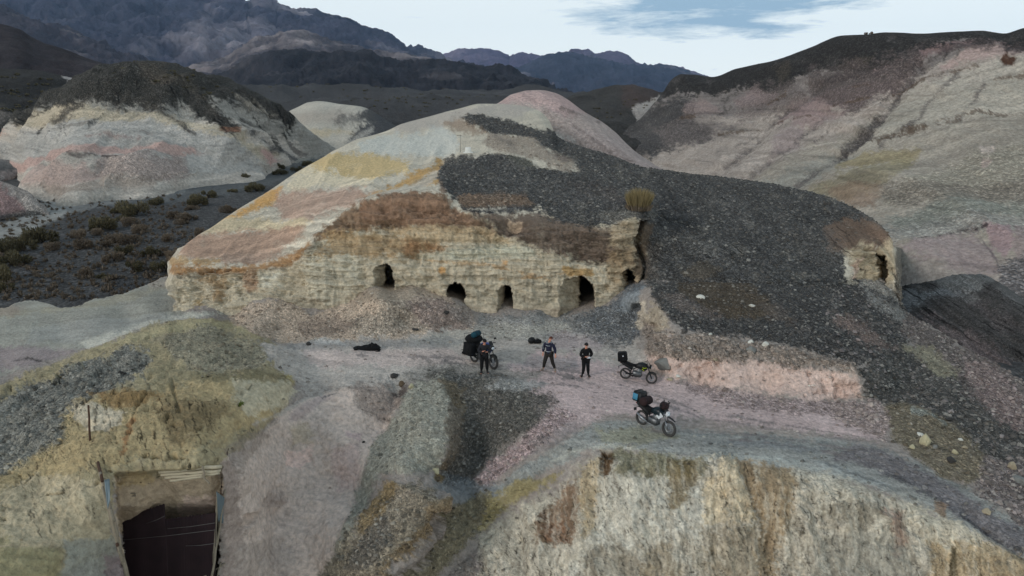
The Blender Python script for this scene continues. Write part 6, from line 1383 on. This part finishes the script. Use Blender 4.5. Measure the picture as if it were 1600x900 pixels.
def person(label, foot, rz, sc, J, look, hairc, jacket, trousers, boots, long_hair=False):
    """J: elbows, wrists, hand directions, knees, ankles, all in metres; the figure faces -y"""
    t = thing('person', label, 'person', foot, rz, 'people standing on the quarry bench'); t.scale = (sc * 1.12, sc * 1.12, sc * 1.08)
    hp = Vector(J.get('hip', (0, 0, .94))); tilt = J.get('lean', 0.0)
    sp = lambda z, y=0: Vector((hp.x, hp.y - tilt * (z - hp.z) + y, z))
    N_ = {'pelvis': (tuple(hp), .125), 'waist': (tuple(sp(1.10)), .115), 'chest': (tuple(sp(1.29)), .135), 'neck0': (tuple(sp(1.46)), .07), 'neck': (tuple(sp(1.52, -.01)), .052)}
    hd = Vector((look[0], look[1], 0)) ; nk = sp(1.52, -.01)
    c = nk + Vector((hd.x * .3, -.02 + hd.y * .3, .12)); top = c + Vector((0, .0, .10)); N_['head'] = (tuple(c), (.088, .088)); N_['crown'] = (tuple(top), .072)
    f_ = Vector((look[0], -1, look[2])).normalized(); N_['jaw'] = (tuple(c + f_ * .045 + Vector((0, 0, -.06))), .052); N_['nose'] = (tuple(c + f_ * .098 + Vector((0, 0, -.01))), .014)
    E = [('pelvis', 'waist'), ('waist', 'chest'), ('chest', 'neck0'), ('neck0', 'neck'), ('neck', 'head'), ('head', 'crown'), ('neck', 'jaw'), ('head', 'nose')]
    cloth = {k: v for k, v in N_.items()}
    for s_, q in ((-1, 'r'), (1, 'l')):
        sh = sp(1.42) + Vector((s_ * .175, 0, 0)); el_, wr = Vector(J['el' + q]), Vector(J['wr' + q]); kn, an = Vector(J['kn' + q]), Vector(J['an' + q])
        N_['sh' + q] = (tuple(sh), .062); N_['el' + q] = (tuple(el_), .045); N_['wr' + q] = (tuple(wr), .028)
        N_['fa' + q] = (tuple(el_.lerp(wr, .35)), .042)
        hpj = hp + Vector((s_ * .10, 0, -.05)); N_['hp' + q] = (tuple(hpj), .095); N_['th' + q] = (tuple(hpj.lerp(kn, .5)), .078); N_['kn' + q] = (tuple(kn), .056); N_['cf' + q] = (tuple(kn.lerp(an, .35)), .055); N_['an' + q] = (tuple(an), .036)
        fd = Vector(J.get('ft' + q, (s_ * .25, -1, 0))).normalized(); N_['ft' + q] = (tuple(an + fd * .09 + Vector((0, 0, -.045))), .036); N_['to' + q] = (tuple(an + fd * .17 + Vector((0, 0, -.055))), .026)
        hd_ = Vector(J['hd' + q]).normalized(); side = hd_.cross(Vector((0, 1, .2))).normalized(); pal = wr + hd_ * .06
        N_['pa' + q] = (tuple(pal), (.034, .022)); E += [('chest', 'sh' + q), ('sh' + q, 'el' + q), ('el' + q, 'fa' + q), ('fa' + q, 'wr' + q), ('wr' + q, 'pa' + q)]
        curl = Vector((0, -1, -.25)) if hd_.z < -.5 else Vector((0, -.2, .5))
        for i in range(4):
            o_ = side * (.024 - i * .016); ln = (.070, .080, .075, .058)[i]
            a = pal + hd_ * .03 + o_; b_ = a + hd_ * ln * .5; e_ = b_ + (hd_ * .7 + curl * .6).normalized() * ln * .5
            N_[f'f{i}a{q}'] = (tuple(a), .0095); N_[f'f{i}b{q}'] = (tuple(b_), .0085); N_[f'f{i}c{q}'] = (tuple(e_), .007); E += [('pa' + q, f'f{i}a{q}'), (f'f{i}a{q}', f'f{i}b{q}'), (f'f{i}b{q}', f'f{i}c{q}')]
        a = wr + hd_ * .03 + side * .032; b_ = a + (hd_ * .7 + side * .7).normalized() * .035; e_ = b_ + (hd_ + curl * .3).normalized() * .03
        N_['tha' + q] = (tuple(a), .011); N_['thb' + q] = (tuple(b_), .010); N_['thc' + q] = (tuple(e_), .008); E += [('wr' + q, 'tha' + q), ('tha' + q, 'thb' + q), ('thb' + q, 'thc' + q)]
        E += [('pelvis', 'hp' + q), ('hp' + q, 'th' + q), ('th' + q, 'kn' + q), ('kn' + q, 'cf' + q), ('cf' + q, 'an' + q), ('an' + q, 'ft' + q), ('ft' + q, 'to' + q)]
    skinned('body', N_, E, K['skin'], t, 1, 'pelvis')
    fat = lambda ks, g: {k: (N_[k][0], N_[k][1] + g) for k in ks}
    jk = fat(['pelvis', 'waist', 'chest', 'neck0', 'shr', 'elr', 'far', 'shl', 'ell', 'fal'], .036)
    for q in 'rl': jk['cu' + q] = (tuple(Vector(N_['wr' + q][0]).lerp(Vector(N_['el' + q][0]), .12)), .046)
    jk['hem'] = (tuple(hp + Vector((0, 0, -.08))), .15)
    je = [('pelvis', 'hem'), ('pelvis', 'waist'), ('waist', 'chest'), ('chest', 'neck0')] + [x for q in 'rl' for x in (('chest', 'sh' + q), ('sh' + q, 'el' + q), ('el' + q, 'fa' + q), ('fa' + q, 'cu' + q))]
    jo = skinned('jacket', jk, je, K[jacket[0]], t, 1, 'chest')
    tr = fat(['hpr', 'thr', 'knr', 'cfr', 'hpl', 'thl', 'knl', 'cfl'], .034); tr['pelvis'] = (N_['pelvis'][0], .14)
    for q in 'rl': tr['cu' + q] = (tuple(Vector(N_['an' + q][0]) + Vector((0, 0, .05))), .062)
    te = [x for q in 'rl' for x in (('pelvis', 'hp' + q), ('hp' + q, 'th' + q), ('th' + q, 'kn' + q), ('kn' + q, 'cf' + q), ('cf' + q, 'cu' + q))]
    skinned('trousers', tr, te, K[trousers], t, 1, 'pelvis')
    for q in 'rl':
        bt = fat(['an' + q, 'ft' + q, 'to' + q], .020); bt['up' + q] = (tuple(Vector(N_['an' + q][0]) + Vector((0, 0, .09))), .056)
        skinned('boot', bt, [('up' + q, 'an' + q), ('an' + q, 'ft' + q), ('ft' + q, 'to' + q)], K[boots], t, 1)
    hr = MB(); rt = Vector((0, -1, 0)).rotation_difference(f_).to_matrix(); n = 14; v = []; f = []
    for i in range(7):
        a = i / 6 * (1.75 if not long_hair else 2.1)
        for k in range(n):
            bq = 2 * math.pi * k / n; p = Vector((math.sin(a) * math.cos(bq) * .096, math.sin(a) * math.sin(bq) * .108, math.cos(a) * .112))
            if p.y < -.03: p.z = max(p.z, .035)
            v.append(c + Vector((0, .012, .035)) + (rt @ p))
    for i in range(6):
        for k in range(n): f.append((i * n + k, (i + 1) * n + k, (i + 1) * n + (k + 1) % n, i * n + (k + 1) % n))
    hr.add(v, f); hr.build('hair', K[hairc], t)
    rgt = f_.cross(Vector((0, 0, 1))).normalized()
    for s_ in (-1, 1): MB().blob(c + f_ * .088 + rgt * .034 * s_ + Vector((0, 0, .02)), (.011, .008, .008), 8, 6).build('eye', K['eye'], t)
    MB().blob(c + f_ * .089 + Vector((0, 0, -.055)), (.022, .008, .006), 8, 5).build('mouth', K['maroon_cloth'], t)
    for s_ in (-1, 1): MB().blob(c + rgt * .092 * s_ + Vector((0, .01, 0)), (.012, .02, .03), 8, 6).build('ear', K['skin'], t)
    return t, jk, c, f_
def panel(name, pts, r, mat, parent): MB().tube(pts, r, 8).build(name, K[mat], parent)
p1, jk, c, f_ = person('person all in black reading a phone in front of the blue motorcycle', ground(757, 583), .15, 1.04,
    dict(elr=(-.27, -.06, 1.14), ell=(.27, -.06, 1.14), wrr=(-.09, -.27, 1.20), wrl=(.10, -.27, 1.17), hdr=(.55, -.5, .35), hdl=(-.5, -.5, .3), knr=(-.12, -.03, .50), knl=(.12, -.02, .50), anr=(-.14, .02, .08), anl=(.13, 0, .08), lean=.05), (0.05, -.25, -.75), 'dark_hair', ('charcoal_cloth',), 'black_cloth', 'dark_boot')
bpy.context.view_layer.update()
ph = MB(); ph.box((0, 0, 0), (.075, .012, .15), Matrix.Rotation(R(-50), 3, 'X'), bev=.2); t = thing('phone', 'dark phone held by the person in front of the blue motorcycle', 'phone', p1.matrix_world @ Vector((.0, -.355, 1.26))); ph.build('case', K['black_plastic'], t)
p2, jk, c, f_ = person('red-haired person in navy and grey riding jacket striding across the pink floor', ground(857, 581), -.45, 1.05,
    dict(elr=(-.30, .06, 1.16), ell=(.28, .03, 1.15), wrr=(-.27, -.09, .92), wrl=(.36, -.10, .93), hdr=(.05, -.25, -1), hdl=(.15, -.3, -1), knr=(-.15, -.16, .50), knl=(.14, .06, .50), anr=(-.27, -.02, .09), anl=(.27, .10, .08), ftr=(-.5, -.9, 0), ftl=(.5, -.8, 0), lean=.03), (0.35, -.05, .02), 'red_hair', ('navy_cloth',), 'brown_black', 'pale_boot')
yk = skinned('grey_yoke', {'a': ((-.19, .0, 1.44), .100), 'm': ((0, -.01, 1.44), .120), 'b': ((.19, .0, 1.44), .100)}, [('a', 'm'), ('m', 'b')], K['grey_cloth'], p2, 1)
skinned('grey_sleeve', {'a': ((-.225, .02, 1.36), .096), 'b': ((-.30, .062, 1.16), .088), 'c': ((-.285, -.02, 1.02), .074)}, [('a', 'b'), ('b', 'c')], K['grey_cloth'], p2, 1)
skinned('navy_sleeve', {'a': ((.20, .01, 1.40), .086), 'b': ((.245, .02, 1.28), .080)}, [('a', 'b')], K['navy_cloth'], p2, 1)
panel('pale_piping', [(-.11, -.145, 1.34), (0, -.172, 1.33), (.11, -.145, 1.34)], .009, 'paper', p2); panel('pale_piping', [(-.13, -.10, 1.02), (0, -.15, 1.03), (.13, -.10, 1.04)], .009, 'paper', p2)
p3, jk, c, f_ = person('dark-haired person all in black with folded arms, looking down at a paper', ground(914, 588), .25, 1.03,
    dict(elr=(-.29, -.04, 1.14), ell=(.29, -.02, 1.14), wrr=(-.08, -.23, 1.10), wrl=(.07, -.25, 1.08), hdr=(.95, -.25, .05), hdl=(-.8, -.45, .1), knr=(-.10, -.04, .50), knl=(.11, -.02, .50), anr=(-.12, .05, .08), anl=(.14, -.02, .08), ftr=(-.9, -.6, 0), ftl=(.2, -1, 0), lean=.04), (-.1, -.2, -.55), 'dark_hair', ('black_cloth',), 'black_cloth', 'dark_boot')
bpy.context.view_layer.update()
pp = MB(); pp.box((0, 0, 0), (.19, .13, .008), Matrix.Rotation(R(25), 3, 'X')); t = thing('paper', 'small pale paper in the hands of the dark-haired person in black', 'paper', p3.matrix_world @ Vector((.02, -.31, 1.10))); pp.build('sheet', K['paper'], t)

# ---- timbered trench in the foreground ----
def Wd(px_, py_, Y): return Vector(world(np.float64(px_), np.float64(py_), np.float64(Y)))
def edgept(px_, py_, dx, off):     # on the bank beside the trench, a hand's breadth proud of it
    g = ground(px_ + dx, py_); Y = g.y - off
    return Wd(px_, py_, Y)
def poleto(m, a, b, r0, r1, wob=.02, n=6, seed=0):
    q = random.Random(seed); pts = []
    for i in range(n + 1): pts.append(a.lerp(b, i / n) + Vector((q.uniform(-wob, wob), q.uniform(-wob, wob), q.uniform(-wob, wob)) ) * (0 < i < n))
    return m.tube(pts, [r0 + (r1 - r0) * i / n for i in range(n + 1)], 8)
def polething(name, label, cat, segs, mat, r=.04, group=None):
    base = segs[0][-1]; t = thing(name, label, cat, base, 0, group)
    for i, s_ in enumerate(segs):
        m = MB(); rr_ = s_[2] if len(s_) > 3 else r
        poleto(m, s_[0] - base, s_[-1] - base, rr_ * .85, rr_, .015, 6, i + len(label)); m.build('pole', K[mat], t)
    return t
polething('rusty_pole', 'upright rusty pole, the highest and leftmost on the yellow slope', 'pole', [(Wd(138, 633, ground(141, 690).y - .2), Wd(141, 694, ground(141, 694).y - .15))], 'rust_pole', .04)
polething('rusty_post', 'rusty post leaning over the left edge of the trench', 'post', [(edgept(145, 690, -6, .45), edgept(160, 752, -10, .35))], 'rust_pole', .05)
GL = 'timbers along the left edge of the trench'
YL = lambda y: 22.9 - (y - 740) * .0145
for i, (a, b, r_, lb) in enumerate([((156, 738), (178, 815), .06, 'long grey timber at the top of the left trench edge'), ((160, 760), (192, 880), .05, 'thin grey timber overlapping the long one on the left trench edge'), ((172, 795), (200, 905), .07, 'thick grey timber on the lower left trench edge'),
                              ((183, 850), (206, 915), .06, 'rusty brown timber at the very bottom of the left trench edge'), ((180, 815), (194, 870), .035, 'split stick beside the thick timber on the left trench edge')]):
    polething('timber', lb, 'timber', [(edgept(*a, -9, .38 + .03 * i), edgept(*b, -9, .42 + .05 * i))], 'rust_pole' if i == 3 else 'old_timber', r_, GL)
def sheet(name, label, pts, mat, Yf, parent=None, amp=.02, per=.09, n=40, cat='metal sheet', thick=.012):
    """corrugated sheet spanning a quadrilateral given by its corners tl, tr, br, bl"""
    tl, tr, br, bl = [Wd(x, y, Yf(x, y)) for x, y in pts]; nrm = (tr - tl).cross(bl - tl).normalized()
    if nrm.y > 0: nrm = -nrm
    w = (tr - tl).length; v = []; f = []; rows = 8
    for s_ in (0, 1):
        for j in range(rows + 1):
            for i in range(n + 1):
                u, vv = i / n, j / rows; p = tl.lerp(tr, u).lerp(bl.lerp(br, u), vv)
                jag = .02 * math.sin(i * 2.3) * (j == 0)
                v.append(p + nrm * (amp * math.sin(u * w / per * 6.283) + .02 * math.sin(u * 3 + vv * 4) - s_ * thick) + Vector((0, 0, jag)))
    o = (n + 1) * (rows + 1)
    for j in range(rows):
        for i in range(n):
            a = j * (n + 1) + i; f.append((a, a + 1, a + n + 2, a + n + 1)); f.append((o + a + n + 1, o + a + n + 2, o + a + 1, o + a))
    for i in range(n): f.append((i, o + i, o + i + 1, i + 1)); a = rows * (n + 1) + i; f.append((a + 1, o + a + 1, o + a, a))
    for j in range(rows): a = j * (n + 1); f.append((a + n + 1, o + a + n + 1, o + a, a)); a += n; f.append((a, o + a, o + a + n + 1, a + n + 1))
    m = MB(); m.add(v, f)
    if parent is not None: return m.build(name, K[mat], parent)
    t = thing(name, label, cat, (0, 0, 0)); base = (bl + br) / 2; t.location = base
    m.v = [tuple(Vector(q) - base) for q in m.v]; m.build('panel', K[mat], t); return t
SYB = float(tps(np.array([260.]), np.array([812.]))[0]) + .35
SY = lambda x, y: SYB - (y - 800) * .0015
s1_ = sheet('rusty_sheet', 'dark rusty sheet with a raised slanting top, left half of the trench wall', [(184, 811), (257, 787), (268, 1010), (204, 1010)], 'dark_rust', lambda x, y: SY(x, y) - .04)
s2_ = sheet('rusty_sheet', 'dark rusty sheet with a level top, right half of the trench wall', [(258, 811), (337, 801), (336, 1010), (262, 1010)], 'dark_rust', SY)
for a, b, lb in (((262, 826), (336, 817), 'upper wire strung across the right rusty sheet'), ((188, 844), (336, 828), 'long wire crossing both rusty sheets'), ((290, 853), (336, 849), 'short lower wire beside the right props'), ((228, 818), (258, 806), 'short wire across the top of the left rusty sheet')):
    m = MB(); A, B = Wd(*a, SYB - .22), Wd(*b, SYB - .22); base = A.lerp(B, .5); m.tube([A - base, Vector((0, 0, -.03)), B - base], .008, 5); tag(m.build('wire', K['wire'], None, loc=base), lb, 'wire')
sheet('curled_sheet', 'brown rusty sheet standing on edge against the right bank of the trench', [(349, 722), (361, 712), (357, 772), (343, 790)], 'dark_rust', lambda x, y: ground(x + 10, y).y - .3, amp=.01, n=24)
sheet('galvanised_strip', 'pale bluish metal strip standing at the top left edge of the trench', [(163, 750), (171, 748), (172, 782), (168, 795)], 'galvanised', lambda x, y: ground(x - 10, y).y - .5, amp=.004, n=16)
sheet('galvanised_strip', 'grey-blue metal strip wrapped round the right props of the trench', [(338, 768), (351, 778), (349, 818), (341, 815)], 'galvanised', lambda x, y: ground(x + 12, y).y - .5, amp=.012, n=16)
GR = 'props along the right edge of the trench'
for i, (a, b, r_, lb) in enumerate([((340, 770), (334, 880), .05, 'grey prop at the right trench edge, left one of the crossed props'), ((349, 780), (341, 830), .045, 'short grey prop beside the bluish strip'), ((345, 815), (330, 905), .045, 'dark prop leaning down the lower right trench edge'),
                              ((336, 838), (324, 905), .035, 'thin pale prop at the bottom right of the trench'), ((352, 765), (340, 850), .035, 'thin grey prop behind the bluish strip')]):
    polething('prop', lb, 'prop', [(edgept(*a, 10, .34 + .03 * i), edgept(*b, 12, .34 + .04 * i))], 'old_timber', r_, GR)
polething('branch', 'pale forked branch poking out at the bottom right of the trench', 'branch', [(edgept(352, 880, 8, .2), edgept(316, 903, 34, .3)), (edgept(345, 878, 12, .2), edgept(340, 900, 14, .25))], 'old_timber', .035)
polething('rod', 'thin dark rod sticking up above the curled rusty sheet', 'rod', [(edgept(359, 687, 4, .1), edgept(354, 716, 8, .1))], 'rust_pole', .018)
# lintel: a bundle of pale logs
LY = min(ground(250, 738).y, ground(340, 730).y) - .12
GLg = 'logs of the lintel above the trench'
for i, (a, b, r_, lb) in enumerate([((249, 737), (346, 729), .075, 'topmost pale log of the lintel'), ((252, 742), (345, 735), .06, 'second log of the lintel from the top'), ((258, 747), (343, 739), .055, 'third log of the lintel'), ((266, 751), (318, 745), .05, 'short bottom log of the lintel')]):
    A, B = Wd(*a, LY - i * .02), Wd(*b, LY - i * .02); base = (A + B) / 2; m = MB(); poleto(m, A - base, B - base, r_, r_ * .9, .02, 7, i)
    tag(m.build('log', K['pale_log'], None, loc=base), lb, 'log', GLg)
polething('tie', 'grey splintered stick tied across the lintel logs', 'stick', [(Wd(316, 728, LY - .15), Wd(320, 746, LY - .17)), (Wd(316, 742, LY - .17), Wd(327, 756, LY - .17))], 'old_timber', .035)
t = thing('window_frame', 'tiny dark rectangular frame on the earth wall under the lintel', 'frame', ground(208, 772) + Vector((0, -.03, 0))); 
m = MB(); [m.box(c_, s_) for c_, s_ in (((0, 0, .055), (.2, .04, .025)), ((0, 0, -.055), (.2, .04, .025)), ((-.09, 0, 0), (.025, .04, .1)), ((.09, 0, 0), (.025, .04, .1)))]; m.build('frame', K['old_timber'], t)
# ---- air: everything stands inside one thin even haze ----
hm = bpy.data.materials.new('thin_air'); hm.use_nodes = True; t_ = hm.node_tree; t_.nodes.clear()
ho = t_.nodes.new('ShaderNodeOutputMaterial'); hv = t_.nodes.new('ShaderNodeVolumePrincipled'); t_.links.new(hv.outputs[0], ho.inputs['Volume'])
hv.inputs['Density'].default_value = 3.0e-5; hv.inputs['Color'].default_value = (.42, .66, 1.0, 1); hv.inputs['Anisotropy'].default_value = .2
X0, X1, Y0, Y1, Z0, Z1 = -8000, 8500, -80, 9900, -22, 1100
me = bpy.data.meshes.new('haze')
me.from_pydata([(X0,Y0,Z0),(X1,Y0,Z0),(X1,Y1,Z0),(X0,Y1,Z0),(X0,Y0,Z1),(X1,Y0,Z1),(X1,Y1,Z1),(X0,Y1,Z1)], [], [(0,3,2,1),(4,5,6,7),(0,1,5,4),(1,2,6,5),(2,3,7,6),(3,0,4,7)])
me.materials.append(hm); ho_ = bpy.data.objects.new('haze', me); COL.objects.link(ho_); ho_['kind'] = 'stuff'
